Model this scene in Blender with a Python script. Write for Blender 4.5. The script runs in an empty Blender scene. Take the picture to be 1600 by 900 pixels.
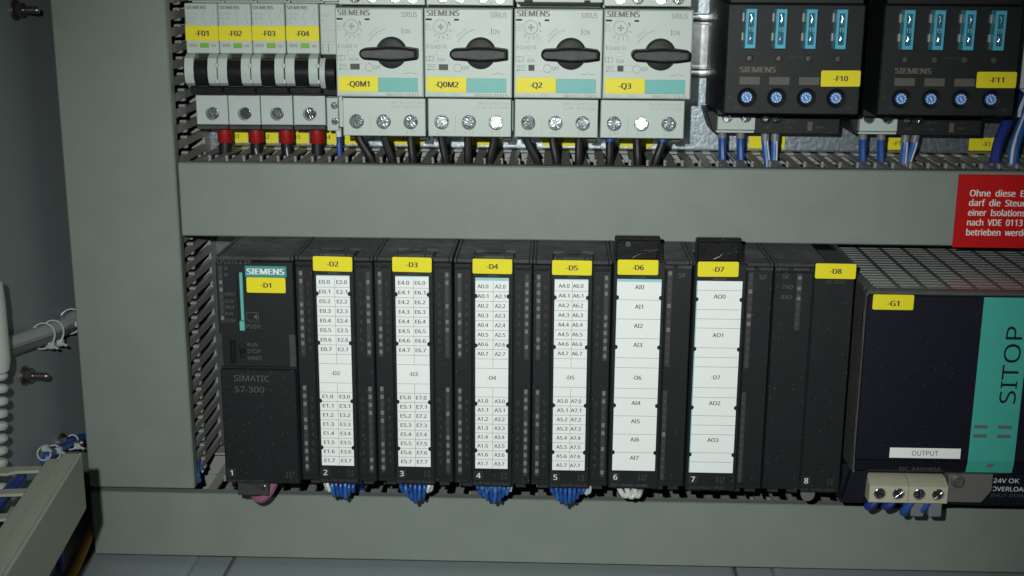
import bpy, bmesh, math, os, random
import numpy as np
from mathutils import Vector, Matrix
random.seed(7)
K = 0.001                                   # everything below is written in millimetres
scn = bpy.context.scene
COL = scn.collection

# ------------------------------------------------------------------ camera, world, flash, exposure
cam_d = bpy.data.cameras.new('camera'); cam = bpy.data.objects.new('camera', cam_d); COL.objects.link(cam)
CAM = Vector((169.1, -619.65, 265.67))
RGT = Vector((0.99944504, 0.03275189, 0.00607658)); DWN = Vector((0.01401662, -0.2480077, -0.96865666)); FWD = Vector((-0.0302183, 0.96820426, -0.24832913))
m = Matrix((RGT, -DWN, -FWD)).transposed().to_4x4(); m.translation = CAM * K
cam.matrix_world = m
cam_d.sensor_width = 36; cam_d.lens = 36 * 1990.32 / 1600; cam_d.clip_start = 0.01; cam_d.clip_end = 20
scn.camera = cam
w = bpy.data.worlds.new('World'); scn.world = w; w.use_nodes = True
w.node_tree.nodes['Background'].inputs[0].default_value = (0.9, 1.0, 1.0, 1); w.node_tree.nodes['Background'].inputs[1].default_value = 0.010
fl_d = bpy.data.lights.new('camera_flash', 'SPOT'); fl = bpy.data.objects.new('camera_flash', fl_d); COL.objects.link(fl)
fl_d.energy = 16.3; fl_d.color = (0.97, 1.0, 0.98); fl_d.shadow_soft_size = 0.0035; fl_d.spot_size = math.radians(65); fl_d.spot_blend = 1.0
FL = CAM - RGT * 32 - DWN * 28
aim = Vector((150, 40, 70)) - FL
fl.location = FL * K; fl.rotation_euler = aim.to_track_quat('-Z', 'Y').to_euler()
scn.view_settings.view_transform = 'Standard'; scn.view_settings.look = 'None'; scn.view_settings.exposure = 0; scn.view_settings.gamma = 1
scn.cycles.use_denoising = True

# ------------------------------------------------------------------ materials
MATS = {}
def M(name, col, rough=.5, metal=0., var=.06, vscale=250., bump=0., bscale=1500., speck=0., spec=.5, coat=0., dust=0., alpha=1., trans=0.):
    mt = bpy.data.materials.new(name); mt.use_nodes = True
    nt = mt.node_tree; N = nt.nodes; L = nt.links
    b = N['Principled BSDF']
    b.inputs['Metallic'].default_value = metal; b.inputs['Specular IOR Level'].default_value = spec
    b.inputs['Coat Weight'].default_value = coat
    if trans: b.inputs['Transmission Weight'].default_value = trans
    g = N.new('ShaderNodeNewGeometry')
    n1 = N.new('ShaderNodeTexNoise'); n1.inputs['Scale'].default_value = vscale; n1.inputs['Detail'].default_value = 4
    L.new(g.outputs['Position'], n1.inputs['Vector'])
    mx = N.new('ShaderNodeMix'); mx.data_type = 'RGBA'
    c = Vector(col)
    mx.inputs[6].default_value = (*(c * (1 - var)), 1); mx.inputs[7].default_value = (*(c * (1 + var)), 1)
    L.new(n1.outputs['Fac'], mx.inputs[0]); out = mx.outputs[2]
    if dust:                                     # broad patches of settled dust
        n3 = N.new('ShaderNodeTexNoise'); n3.inputs['Scale'].default_value = 38; n3.inputs['Detail'].default_value = 7; n3.inputs['Roughness'].default_value = .7
        L.new(g.outputs['Position'], n3.inputs['Vector'])
        r3 = N.new('ShaderNodeMapRange'); r3.inputs[1].default_value = .42; r3.inputs[2].default_value = .72; r3.inputs[4].default_value = dust
        L.new(n3.outputs['Fac'], r3.inputs[0])
        m3 = N.new('ShaderNodeMix'); m3.data_type = 'RGBA'; m3.inputs[7].default_value = (.30, .31, .29, 1)
        L.new(r3.outputs[0], m3.inputs[0]); L.new(out, m3.inputs[6]); out = m3.outputs[2]
    if speck:                                    # single dust grains
        v = N.new('ShaderNodeTexVoronoi'); v.inputs['Scale'].default_value = 1150
        L.new(g.outputs['Position'], v.inputs['Vector'])
        ma = N.new('ShaderNodeMath'); ma.operation = 'LESS_THAN'; ma.inputs[1].default_value = .24
        L.new(v.outputs['Distance'], ma.inputs[0])
        sp = N.new('ShaderNodeSeparateColor'); L.new(v.outputs['Color'], sp.inputs[0])
        mb = N.new('ShaderNodeMath'); mb.operation = 'GREATER_THAN'; mb.inputs[1].default_value = 1 - speck
        L.new(sp.outputs[0], mb.inputs[0])
        mc = N.new('ShaderNodeMath'); mc.operation = 'MULTIPLY'; L.new(ma.outputs[0], mc.inputs[0]); L.new(mb.outputs[0], mc.inputs[1])
        md = N.new('ShaderNodeMath'); md.operation = 'MULTIPLY'; L.new(mc.outputs[0], md.inputs[0]); L.new(sp.outputs[1], md.inputs[1])
        m4 = N.new('ShaderNodeMix'); m4.data_type = 'RGBA'; m4.inputs[7].default_value = (.14, .145, .135, 1)
        L.new(md.outputs[0], m4.inputs[0]); L.new(out, m4.inputs[6]); out = m4.outputs[2]
    L.new(out, b.inputs['Base Color'])
    rr_ = N.new('ShaderNodeMapRange'); rr_.inputs[3].default_value = max(.02, rough - .06); rr_.inputs[4].default_value = min(1, rough + .06)
    L.new(n1.outputs['Fac'], rr_.inputs[0]); L.new(rr_.outputs[0], b.inputs['Roughness'])
    if bump:
        n2 = N.new('ShaderNodeTexNoise'); n2.inputs['Scale'].default_value = bscale; n2.inputs['Detail'].default_value = 3
        L.new(g.outputs['Position'], n2.inputs['Vector'])
        bp = N.new('ShaderNodeBump'); bp.inputs['Strength'].default_value = bump; bp.inputs['Distance'].default_value = .0003
        L.new(n2.outputs['Fac'], bp.inputs['Height']); L.new(bp.outputs[0], b.inputs['Normal'])
    MATS[name] = mt; return mt

M('duct_grey', (.183, .218, .190), .46, var=.07, vscale=45, bump=.12, bscale=700, speck=.03, dust=.14)
M('duct_wall', (.27, .275, .26), .5, var=.08, bump=.1, dust=.2)
M('device_white', (.455, .53, .482), .45, var=.03, vscale=120, bump=.08, speck=.0)
M('device_white_cool', (.455, .52, .49), .45, var=.03, vscale=120, bump=.08)
M('black_plastic', (.0072, .0102, .0105), .5, spec=.32, var=.22, vscale=900, bump=.35, bscale=2600, speck=.04, dust=.008)
M('black_dusty', (.018, .02, .02), .55, var=.25, vscale=900, bump=.3, bscale=2600, speck=.22, dust=.16)
M('black_gloss', (.012, .012, .013), .25, var=.15, bump=.1, speck=.05)
M('black_matte', (.010, .010, .011), .7, var=.2)
M('navy', (.0042, .0056, .0115), .5, spec=.3, var=.12, vscale=500, bump=.25, bscale=2400, speck=.02, dust=.004)
M('yellow', (.76, .68, .018), .45, var=.03, spec=.3)
M('teal', (.115, .40, .37), .45, var=.03)
M('teal_dark', (.035, .27, .26), .45, var=.03)
M('teal_psu', (.050, .36, .30), .48, var=.04, bump=.15, bscale=2400, speck=.05)
M('cyan_edge', (.30, .60, .62), .5)
M('paper', (.80, .84, .82), .6, var=.02, bump=.06)
M('ink', (.03, .03, .03), .7, var=.02)
M('ink_grey', (.19, .195, .185), .7, var=.02)
M('ink_pale', (.36, .375, .35), .7, var=.02)
M('print_dim', (.085, .083, .072), .6, var=.02)
M('print_faint', (.05, .051, .046), .6, var=.02)
M('print_warm', (.105, .10, .078), .6, var=.02)
M('print_white', (.72, .74, .72), .6, var=.02)
M('bar_grey', (.085, .083, .068), .6)
M('zinc', (.27, .315, .34), .38, metal=1., var=.3, vscale=520, bump=.5, bscale=500)
M('chrome', (.60, .63, .65), .22, metal=1., var=.15, vscale=900, bump=.45, bscale=480)
M('rail_metal', (.62, .65, .65), .24, metal=1., var=.1, vscale=300, bump=.15, bscale=300)
M('steel_dark', (.16, .165, .155), .4, metal=.6, var=.12, dust=.25, speck=.2)
M('steel_vent', (.40, .42, .405), .42, metal=.7, var=.15, dust=.35, speck=.2)
M('bolt_dark', (.16, .15, .135), .35, metal=.9, var=.2)
M('fuse_blue', (.105, .45, .60), .3, var=.05, coat=.3)
M('fuse_core', (.02, .13, .21), .25, var=.1)
M('pot_blue', (.06, .23, .62), .4)
M('wire_blue', (.014, .07, .28), .4, var=.08)
M('wire_light_blue', (.02, .11, .36), .4, var=.08)
M('wire_dark_blue', (.012, .03, .20), .4, var=.08)
M('wire_black', (.007, .007, .007), .55, var=.1, speck=.05)
M('wire_grey', (.36, .40, .40), .45)
M('wire_white', (.62, .64, .62), .45)
M('ferrule_grey', (.17, .18, .20), .45)
M('sleeve_red', (.29, .010, .010), .38, var=.08)
M('sign_red', (.46, .005, .004), .5, var=.04, spec=.25)
M('purple', (.24, .085, .165), .45)
M('beige', (.44, .425, .32), .5, var=.04, bump=.1)
M('clear_grey', (.13, .13, .12), .25, var=.05)
M('green', (.17, .42, .03), .4)
M('led_seat', (.028, .028, .027), .5, var=.3, vscale=900)
M('led_clear', (.185, .18, .165), .25, var=.35, vscale=1200)
M('led_dark', (.055, .056, .052), .4, var=.3, vscale=900)
M('cabinet_paint', (.215, .25, .252), .42, var=.04, vscale=90, bump=.15, bscale=600)
M('drive_paint', (.27, .325, .325), .45, var=.05, vscale=90, bump=.2, bscale=1200, dust=.1)
M('door_duct', (.265, .285, .225), .48, var=.05, bump=.1)
M('nylon', (.36, .41, .40), .35, var=.03)
M('hose_white', (.46, .50, .46), .45, var=.05)
M('orange', (.50, .20, .015), .45)

# ------------------------------------------------------------------ geometry helpers
def catmull(pts, sub=6):
    P = [Vector(p) for p in pts]; P = [P[0] * 2 - P[1]] + P + [P[-1] * 2 - P[-2]]; out = []
    for i in range(1, len(P) - 2):
        a, b, c, d = P[i - 1:i + 3]
        for k in range(sub):
            t = k / sub
            out.append(.5 * ((2 * b) + (c - a) * t + (2 * a - 5 * b + 4 * c - d) * t * t + (3 * b - a - 3 * c + d) * t ** 3))
    out.append(P[-2]); return out
def rr(x0, x1, z0, z1, r, n=4):
    out = []
    for cx, cz, a0 in ((x1 - r, z1 - r, 0), (x0 + r, z1 - r, 90), (x0 + r, z0 + r, 180), (x1 - r, z0 + r, 270)):
        for k in range(n + 1):
            a = math.radians(a0 + 90 * k / n); out.append((cx + r * math.cos(a), cz + r * math.sin(a)))
    return out
def circ(cx, cz, r, n=24): return [(cx + r * math.cos(2 * math.pi * k / n), cz + r * math.sin(2 * math.pi * k / n)) for k in range(n)]
def rect(x0, x1, z0, z1): return [(x1, z1), (x0, z1), (x0, z0), (x1, z0)]

class G:
    def __init__(s): s.bm = bmesh.new()
    def v(s, co): return s.bm.verts.new(co)
    def f(s, vs):
        try: return s.bm.faces.new(vs)
        except ValueError: return None
    def box(s, x0, x1, y0, y1, z0, z1, b=.25):
        lo = (x0, y0, z0); hi = (x1, y1, z1); b = min(b, *[(hi[i] - lo[i]) * .45 for i in range(3)])
        if b <= 0:
            V = {}
            for i in (0, 1):
                for j in (0, 1):
                    for k in (0, 1): V[i, j, k] = s.v(((lo, hi)[i][0], (lo, hi)[j][1], (lo, hi)[k][2]))
            for q in (((0,0,0),(0,0,1),(0,1,1),(0,1,0)), ((1,0,0),(1,1,0),(1,1,1),(1,0,1)), ((0,0,0),(1,0,0),(1,0,1),(0,0,1)), ((0,1,0),(0,1,1),(1,1,1),(1,1,0)), ((0,0,0),(0,1,0),(1,1,0),(1,0,0)), ((0,0,1),(1,0,1),(1,1,1),(0,1,1))):
                s.f([V[c] for c in q])
            return s
        V = {}
        for i in (0, 1):
            for j in (0, 1):
                for k in (0, 1):
                    c = [(lo, hi)[i][0], (lo, hi)[j][1], (lo, hi)[k][2]]; sg = [1 if t == 0 else -1 for t in (i, j, k)]
                    for ax in range(3):
                        p = list(c)
                        for o in range(3):
                            if o != ax: p[o] += sg[o] * b
                        V[i, j, k, ax] = s.v(p)
        sq = ((0, 0), (1, 0), (1, 1), (0, 1))
        def key(ax, val, p, q):
            k = [0, 0, 0]; o = [t for t in range(3) if t != ax]; k[ax] = val; k[o[0]] = p; k[o[1]] = q; return tuple(k)
        for ax in range(3):
            for val in (0, 1): s.f([V[(*key(ax, val, p, q), ax)] for p, q in sq])
        for ax in range(3):                       # edges run along ax
            o = [t for t in range(3) if t != ax]
            for p in (0, 1):
                for q in (0, 1):
                    k0 = [0, 0, 0]; k0[o[0]] = p; k0[o[1]] = q; k1 = list(k0); k1[ax] = 1
                    s.f([V[(*k0, o[0])], V[(*k1, o[0])], V[(*k1, o[1])], V[(*k0, o[1])]])
        for i in (0, 1):
            for j in (0, 1):
                for k in (0, 1): s.f([V[i, j, k, a] for a in range(3)])
        return s
    def lathe(s, prof, c, axis='y', n=24, cap=(True, True)):
        """prof: (radius, offset along axis)"""
        rings = []
        for r, t in prof:
            ring = []
            for k in range(n):
                a = 2 * math.pi * k / n; u, w_ = r * math.cos(a), r * math.sin(a)
                p = {'y': (u, t, w_), 'z': (u, w_, t), 'x': (t, u, w_)}[axis]
                ring.append(s.v((c[0] + p[0], c[1] + p[1], c[2] + p[2])))
            rings.append(ring)
        for a, b in zip(rings, rings[1:]):
            for k in range(n): s.f([a[k], a[(k + 1) % n], b[(k + 1) % n], b[k]])
        if cap[0]: s.f(rings[0])
        if cap[1]: s.f(rings[-1])
        return s
    def prism(s, poly, y0, y1, b=0., axis='y'):
        """poly in (x,z) pushed along y (axis y), in (y,z) along x (axis x), in (x,y) along z (axis z); b chamfers the y0 end"""
        def P(u, w_, t): return {'y': (u, t, w_), 'x': (t, u, w_), 'z': (u, w_, t)}[axis]
        n = len(poly); sg = 1 if y1 > y0 else -1
        ar = sum(poly[i][0] * poly[(i + 1) % n][1] - poly[(i + 1) % n][0] * poly[i][1] for i in range(n))
        rings = []
        if b:
            ins = []
            for i in range(n):
                p0, p1, p2 = Vector(poly[i - 1]), Vector(poly[i]), Vector(poly[(i + 1) % n])
                e1 = (p1 - p0).normalized(); e2 = (p2 - p1).normalized()
                n1 = Vector((-e1.y, e1.x)); n2 = Vector((-e2.y, e2.x))
                if ar < 0: n1, n2 = -n1, -n2
                nn = (n1 + n2); l = nn.length
                nn = nn / l if l > 1e-6 else n1
                ins.append(p1 + nn * b / max(.4, nn.dot(n1)))
            rings.append([s.v(P(q[0], q[1], y0)) for q in ins]); rings.append([s.v(P(q[0], q[1], y0 + sg * b)) for q in poly])
        else: rings.append([s.v(P(q[0], q[1], y0)) for q in poly])
        rings.append([s.v(P(q[0], q[1], y1)) for q in poly])
        for a, c in zip(rings, rings[1:]):
            for k in range(n): s.f([a[k], a[(k + 1) % n], c[(k + 1) % n], c[k]])
        s.f(rings[0]); s.f(rings[-1]); return s
    def holed(s, outer, holes, y0, y1, depth, b=.3):
        """front plate at y0 with openings `depth` deep, outer walls back to y1"""
        n = len(outer)
        def loop(poly, y): return [s.v((p[0], y, p[1])) for p in poly]
        cx = sum(p[0] for p in outer) / n; cz = sum(p[1] for p in outer) / n
        ins = [(p[0] - math.copysign(b, p[0] - cx), p[1] - math.copysign(b, p[1] - cz)) for p in outer] if b else outer
        A = loop(ins, y0); E = []
        def edges(vs): return [s.bm.edges.new((vs[i], vs[(i + 1) % len(vs)])) for i in range(len(vs))]
        E += edges(A)
        for h in holes:
            hv = loop(h, y0); E += edges(hv); hb = loop(h, y0 + depth)
            for k in range(len(h)): s.f([hv[k], hv[(k + 1) % len(h)], hb[(k + 1) % len(h)], hb[k]])
            s.f(hb)
        bmesh.ops.triangle_fill(s.bm, use_beauty=True, use_dissolve=False, edges=E, normal=(0, -1, 0))
        B_ = loop(outer, y0 + (b or 0)) if b else A; C = loop(outer, y1)
        if b:
            for k in range(n): s.f([A[k], A[(k + 1) % n], B_[(k + 1) % n], B_[k]])
        for k in range(n): s.f([B_[k], B_[(k + 1) % n], C[(k + 1) % n], C[k]])
        s.f(C); return s
    def tube(s, pts, r, n=10, sub=6, smooth=True, r1=None):
        P = catmull(pts, sub) if smooth and len(pts) > 2 else [Vector(p) for p in pts]
        up = Vector((.13, .2, 1)).normalized(); rings = []
        for i, p in enumerate(P):
            t = (P[min(i + 1, len(P) - 1)] - P[max(i - 1, 0)]).normalized()
            if abs(t.dot(up)) > .97: up = Vector((1, .1, 0)).normalized()
            a = t.cross(up).normalized(); up = a.cross(t).normalized()
            rad = r if r1 is None else r + (r1 - r) * i / (len(P) - 1)
            rings.append([s.v(p + rad * (math.cos(2 * math.pi * k / n) * a + math.sin(2 * math.pi * k / n) * up)) for k in range(n)])
        for a, b in zip(rings, rings[1:]):
            for k in range(n): s.f([a[k], a[(k + 1) % n], b[(k + 1) % n], b[k]])
        s.f(rings[0]); s.f(rings[-1]); return s
    def mesh(s, name, smooth=True, keep=False):
        if not keep: bmesh.ops.recalc_face_normals(s.bm, faces=s.bm.faces)
        bmesh.ops.scale(s.bm, vec=(K, K, K), verts=s.bm.verts)
        me = bpy.data.meshes.new(name); s.bm.to_mesh(me); s.bm.free()
        if smooth:
            me.shade_smooth(); me.set_sharp_from_angle(angle=math.radians(33))
        return me
    def done(s, name, mat, parent=None, label=None):
        return put(name, s.mesh(name), mat, parent, label)
def put(name, me, mat, parent=None, label=None, loc=None):
    if mat is not None and not me.materials: me.materials.append(MATS[mat])
    o = bpy.data.objects.new(name, me); COL.objects.link(o); o.parent = parent
    if loc: o.location = Vector(loc) * K
    if label: o['label'] = label
    return o
def tag(o, label, cat, group=None):
    o['label'] = label; o['category'] = cat
    if group: o['group'] = group
    return o
def thing(name, label, cat, loc=(0, 0, 0), group=None):
    o = bpy.data.objects.new(name, None); COL.objects.link(o); o.location = Vector(loc) * K; o.empty_display_size = .01
    return tag(o, label, cat, group)
def copy_tree(o, parent=None):
    c = o.copy(); COL.objects.link(c); c.parent = parent
    for ch in list(o.children): copy_tree(ch, c)
    return c
def structure(o): o['kind'] = 'structure'; return o

# lettering is collected and cut from the font at the end, one mesh per printed part
TEXTS = []
def T(parent, items, y, mat='ink', name='lettering', back=False):
    """items: (text, x, z of baseline, cap height, width or None, align, bold, turn in degrees)"""
    TEXTS.append((parent, [(tuple(i) + (None, 'l', 0, 0)[len(i) - 4:]) if len(i) < 8 else i for i in items], y, mat, name))

# screw: pan head with a crossed recess between four raised quadrants
def screw_mesh(r, h=1.2):
    g = G(); g.lathe([(r, h * .5), (r, -.05 * h), (r * .94, -.25 * h), (0.01, -.25 * h)], (0, 0, 0), 'y', 20)
    sw = r * .17
    for q in range(4):
        pts = [(sw, sw)]
        for k in range(6):
            a0 = math.asin(sw / (r * .9)); a = a0 + (math.pi / 2 - 2 * a0) * k / 5; pts.append((r * .9 * math.cos(a), r * .9 * math.sin(a)))
        ca, sa = math.cos(q * math.pi / 2), math.sin(q * math.pi / 2)
        g.prism([(p[0] * ca - p[1] * sa, p[0] * sa + p[1] * ca) for p in pts], -h * .75, -h * .2, b=r * .14)
    return g.mesh('screw')
SCREW = {}
def screw(parent, x, y, z, r, mat='chrome', name='screw'):
    key = (r, mat)
    if key not in SCREW: SCREW[key] = screw_mesh(r); SCREW[key].materials.append(MATS[mat])
    o = put(name, SCREW[key], None, parent, loc=(x, y, z))
    o.rotation_euler = (random.uniform(-.07, .07), random.uniform(0, 1.5), random.uniform(-.07, .07)); return o
def sticker(parent, text, x0, x1, z0, z1, y, name='marker_sticker', th=.35, h=2.55, tw=None, bold=.03, cz=None, r=.8):
    tl = random.uniform(-.7, .7); ca, sa = math.cos(math.radians(tl)), math.sin(math.radians(tl)); mx, mz = (x0 + x1) / 2, (z0 + z1) / 2
    poly = [(mx + (px - mx) * ca - (pz - mz) * sa, mz + (px - mx) * sa + (pz - mz) * ca) for px, pz in rr(x0, x1, z0, z1, r)]
    o = G().prism(poly, y - th, y, b=.1).done(name, 'yellow', parent)
    T(o, [(text, mx, mz - h / 2 if cz is None else cz, h, tw, 'c', bold, tl)], y - th - .06)
    return o

# ------------------------------------------------------------------ setting: mounting plate, side wall
g = G(); g.box(-103.5, 445, 125, 128, -150, 300, .3)
structure(g.done('mounting_plate', 'zinc'))
g = G(); g.box(-107, -104, -170, 140, -180, 320, .3)
structure(g.done('cabinet_side_wall', 'cabinet_paint'))

# ------------------------------------------------------------------ wiring ducts
def finger_poly(l0, l1, hw):
    """a duct finger seen flat: u across, v from the cover (l0) to the root (l1), with two snap nubs"""
    half = [(hw * .9, l0), (hw + .95, l0 + .8), (hw + .95, l0 + 4.2), (hw, l0 + 5.5), (hw, l0 + 22), (hw + .8, l0 + 23.2), (hw + .8, l0 + 26.2), (hw, l0 + 27.6), (hw, l1 - 3), (hw + .9, l1)]
    return half + [(-u, v) for u, v in reversed(half)]
def finger(axis, hw, end):
    """one finger with its two pairs of snap nubs"""
    g = G(); fp = finger_poly(0, end, hw)
    if axis == 'z': g.prism(fp, 1.6, 0, b=.3, axis='z')
    else: g.prism([(v, u) for u, v in fp], 1.6, 0, b=.3, axis='x')
    for a in (.3, 22.6):
        for s_ in (-1, 1):
            u0, u1 = sorted((s_ * (hw - .5), s_ * (hw + 1.1)))
            if axis == 'z': g.box(u0, u1, a, a + 3.6, -1.4, 2.3, .4)
            else: g.box(-1.4, 2.3, a, a + 3.6, u0, u1, .4)
    me = g.mesh('finger'); me.materials.append(MATS['duct_wall']); return me
FING_H = finger('z', 2.5, 66); FING_V = finger('x', 2.3, 66)

def cover(root, x0, x1, z0, z1, y):
    g = G(); g.box(x0, x1, y, y + 1.8, z0, z1, .7)
    g.box(x0, x1, y + 1.85, y + 8, z1 - 1.7, z1 - .1, .3); g.box(x0, x1, y + 1.85, y + 8, z0 + .1, z0 + 1.7, .3)
    return g.done('cover', 'duct_grey', root)
d1 = thing('wiring_duct', 'grey wiring duct running across between the breaker row and the controller rack', 'wiring duct', (-29, 85, 121.5))
ox, oy, oz = -29, 85, 121.5
cover(d1, 0 - .6, 474, 0, 39.8, 45 - oy)
g = G(); g.box(2, 474, 38, 39.5, 2, 37.5, .2); g.box(2, 474, 26, 38, 37.4, 38.9, .2); g.box(2, 474, -30, 38, 1.8, 3.3, .2)
g.done('base', 'duct_wall', d1)
for k in range(49): put('finger', FING_H, None, d1, loc=(3 + 9.5 * k + 3, -34, 37.3))
d2 = thing('wiring_duct', 'grey wiring duct along the bottom below the controller modules', 'wiring duct', (-91, 85, -66.6))
cover(d2, 0, 536, 0, 38.4, -40)
g = G(); g.box(2, 536, 38, 39.5, 2, 36, .2); g.box(2, 536, 26, 38, 35.6, 37.1, .2); g.box(2, 536, -30, 38, 1.8, 3.3, .2); g.box(1, 2.5, -31, 38, 2, 36, .2)
g.done('base', 'duct_wall', d2)
for k in range(48): put('finger', FING_H, None, d2, loc=(67 + 9.5 * k, -34, 35.5))
d3 = thing('wiring_duct', 'upright grey wiring duct with wide smooth cover beside the cabinet side wall', 'wiring duct', (-91, 85, -25))
g = G(); g.box(0, 60, -40, -38.2, 0, 340, .7); g.box(.1, 1.7, -38.15, -32, 0, 340, .3); g.box(58.3, 59.9, -38.15, -32, 0, 340, .3)
g.done('cover', 'duct_grey', d3)
g = G(); g.box(2, 58, 38, 39.5, 0, 340, .2); g.box(1.8, 3.3, -30, 38, 0, 340, .2); g.box(56.6, 58.1, 28, 38, 0, 340, .2)
g.done('base', 'duct_wall', d3)
k = 0; zz = 4.
while zz < 300:
    put('finger', FING_V, None, d3, loc=(56.6, -34, zz)); zz += 8.6
# wires lying inside the ducts
def wire(name, label, cat, pts, r, mat, group=None, stripe=None, ferrule=None):
    """a wire with an optional pale stripe and an optional end sleeve (mat, radius, length)"""
    root = thing(name, label, cat, pts[0], group); o = Vector(pts[0]); P = [Vector(p) - o for p in pts]
    G().tube(P, r, 10).done('insulation', mat, root)
    if stripe:
        off = Vector((stripe[0], -1, 0)).normalized() * r * .82
        G().tube([p + off for p in P], r * .3, 6).done('stripe', 'wire_white', root)
    if ferrule:
        d = (P[1] - P[0]).normalized()
        G().tube([P[0] - d * 1.5, P[0] + d * ferrule[2]], ferrule[1], 12, smooth=False).done('end_sleeve', ferrule[0], root)
    return root
for i in range(9):
    x = -58 + 2.2 * i
    wire('duct_wire', 'blue striped wire lying in the foot of the upright duct', 'wire', [(x + 8, 60 + 5 * (i % 4), -27), (x + 7, 61 + 5 * (i % 4), -21), (x + 4, 66 + 4 * (i % 3), -14), (x - 2, 76 + 2 * (i % 3), -6), (x - 10, 92, -6), (x - 16, 108, -4)], 1.5, 'wire_blue' if i % 3 else 'wire_light_blue', 'blue wires in the upright duct', stripe=(.3, 0) if i % 2 else None)
for i, (y, z, mt, wd) in enumerate(((60, 150, 'wire_black', 'black'), (68, 148, 'wire_black', 'black'), (76, 151, 'wire_black', 'black'), (84, 147, 'wire_blue', 'blue'), (92, 149, 'wire_black', 'black'))):
    wire('duct_wire', '%s wire running lengthwise inside the middle duct' % wd, 'wire', [(-25, y, z - 4), (80, y + 2, z), (180, y - 2, z - 3), (300, y + 2, z), (440, y, z - 2)], 2.6, mt, '%s wires inside the middle duct' % wd)

# ------------------------------------------------------------------ mounting rail
rail = thing('mounting_rail', 'shiny steel top hat rail behind breakers and fuse modules', 'rail', (-25, 125, 220))
g = G(); g.box(0, 470, -1.2, -.1, -13, 13, .1); g.box(0, 470, -7.5, -1.25, 12, 13.2, .1); g.box(0, 470, -7.5, -1.25, -13.2, -12, .1)
g.done('web', 'rail_metal', rail)
for s_ in (-1, 1):
    zc = s_ * 15.6
    G().prism(rr(-8.6, -7.3, zc - 2.2, zc + 2.2, .6, 3), 0, 470, axis='x').done('flange', 'rail_metal', rail)

# ------------------------------------------------------------------ miniature circuit breakers
def breaker(i, x0, amp):
    tagname = '-F0%d' % (i + 1)
    r = thing('circuit_breaker', 'white single pole breaker with yellow tag %s above a black toggle' % tagname, 'circuit breaker', (x0, 116, 174.5), 'single pole breakers in the upper row')
    # local: x 0..17.9, y = Y-116, z = Z-174.5
    Y = lambda y: y - 116
    Z = lambda z: z - 174.5
    W = 17.7
    g = G(); g.box(.1, W, Y(84), Y(115.5), Z(176), Z(275), .3); g.done('body', 'device_white', r)
    g = G(); g.box(.1, W, Y(68), Y(83.9), Z(216.8), Z(243.1), .5); g.done('front_panel', 'device_white', r)
    g = G(); g.box(.1, W, Y(76), Y(83.9), Z(244.2), Z(275), .4); g.done('upper_terminal', 'device_white', r)
    g = G(); g.box(.2, W - .1, Y(73), Y(83.8), Z(194.2), Z(216.7), .2); g.done('toggle_well', 'black_matte', r)
    # toggle: ridged barrel
    prof = []
    n = 9
    for k in range(n):
        a = math.radians(-62 + 124 * k / (n - 1)); R_ = 8.6 + (.35 if k % 2 else 0)
        prof.append((Y(69.5) - R_ * math.cos(a) + 0, Z(206.8) + R_ * math.sin(a)))
    prof += [(Y(76), Z(214)), (Y(76), Z(199.6))]
    G().prism(prof, 5.2, 12.6, axis='x').done('toggle', 'black_gloss', r)
    G().box(.4, W - .2, Y(70.5), Y(72.9), Z(195.2), Z(198.8), .4).done('toggle_bar', 'black_gloss', r)
    for a, b in ((.25, 5.1), (12.7, 17.55)):
        sd = [(Y(72.9), Z(216.6)), (Y(66.5), Z(216.6)), (Y(62.8), Z(214.6)), (Y(61.3), Z(210)), (Y(61.2), Z(205)), (Y(62.6), Z(201.6)), (Y(65.5), Z(199.8)), (Y(72.9), Z(199.4))]
        o = G().prism(sd, a, b, axis='x').done('toggle_lug', 'device_white', r)
    for zz in (202.6, 211.0):
        g = G(); g.lathe([(1.25, 2), (1.25, -.6), (.8, -1.1), (.05, -1.1)], (W + .1, Y(61.6), Z(zz)), 'y', 12); g.done('lug_pin', 'device_white', r)
    # lower terminal with a screw well
    g = G(); g.holed(rect(.2, W, Z(177.2), Z(193.4)), [circ(9, Z(183.2), 3.75, 22)], Y(80), Y(83.9), 3.0, .3); g.done('lower_terminal', 'device_white_cool', r)
    G().box(5, 12.6, Y(79.75), Y(80.3), Z(191.4), Z(193), .15).done('terminal_latch', 'device_white_cool', r)
    screw(r, 9, Y(81.6), Z(183.2), 3.3)
    G().box(.3, W - .1, Y(79.3), Y(83.8), Z(174.6), Z(177.0), .3).done('terminal_foot', 'black_dusty', r)
    sticker(r, tagname, .05, W + .05, Z(223.5), Z(231.4), Y(68), th=.3, h=2.75, tw=7.2, bold=.036, r=.3)
    G().box(7.6, 12.4, Y(67.7), Y(68.2), Z(219.8), Z(222.3), .2).done('indicator', 'green', r)
    T(r, [('SIEMENS', .9, Z(240.1), 1.75, 11, 'l', .05)], Y(67.93), 'ink_grey')
    T(r, [('5SY41', .8, Z(236.9), 1.5, 6.2), ('MCB', .8, Z(234.6), 1.5, 5), (amp, .8, Z(232.3), 1.6, None)], Y(67.93), 'ink_pale', 'type_print')
    g = G()
    for x in (10.4, 15.6):
        g.box(x, x + .25, Y(67.9), Y(67.95), Z(238), Z(241.2), 0); g.box(x, x + .25, Y(67.9), Y(67.95), Z(232), Z(235), 0)
        g.box(x - .9, x - .65, Y(67.9), Y(67.95), Z(235), Z(238), 0)
    g.box(1.4, 6.2, Y(67.9), Y(67.95), Z(220.2), Z(222), 0); g.box(13.6, 16.2, Y(67.9), Y(67.95), Z(220.2), Z(221.6), 0)
    g.done('circuit_print', 'ink_pale', r)
    return r
MX = [-27.9, -10.0, 8.1, 26.2]
for i, amp in enumerate(('C10', 'C4', 'C2', 'C4')): breaker(i, MX[i], amp)
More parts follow.
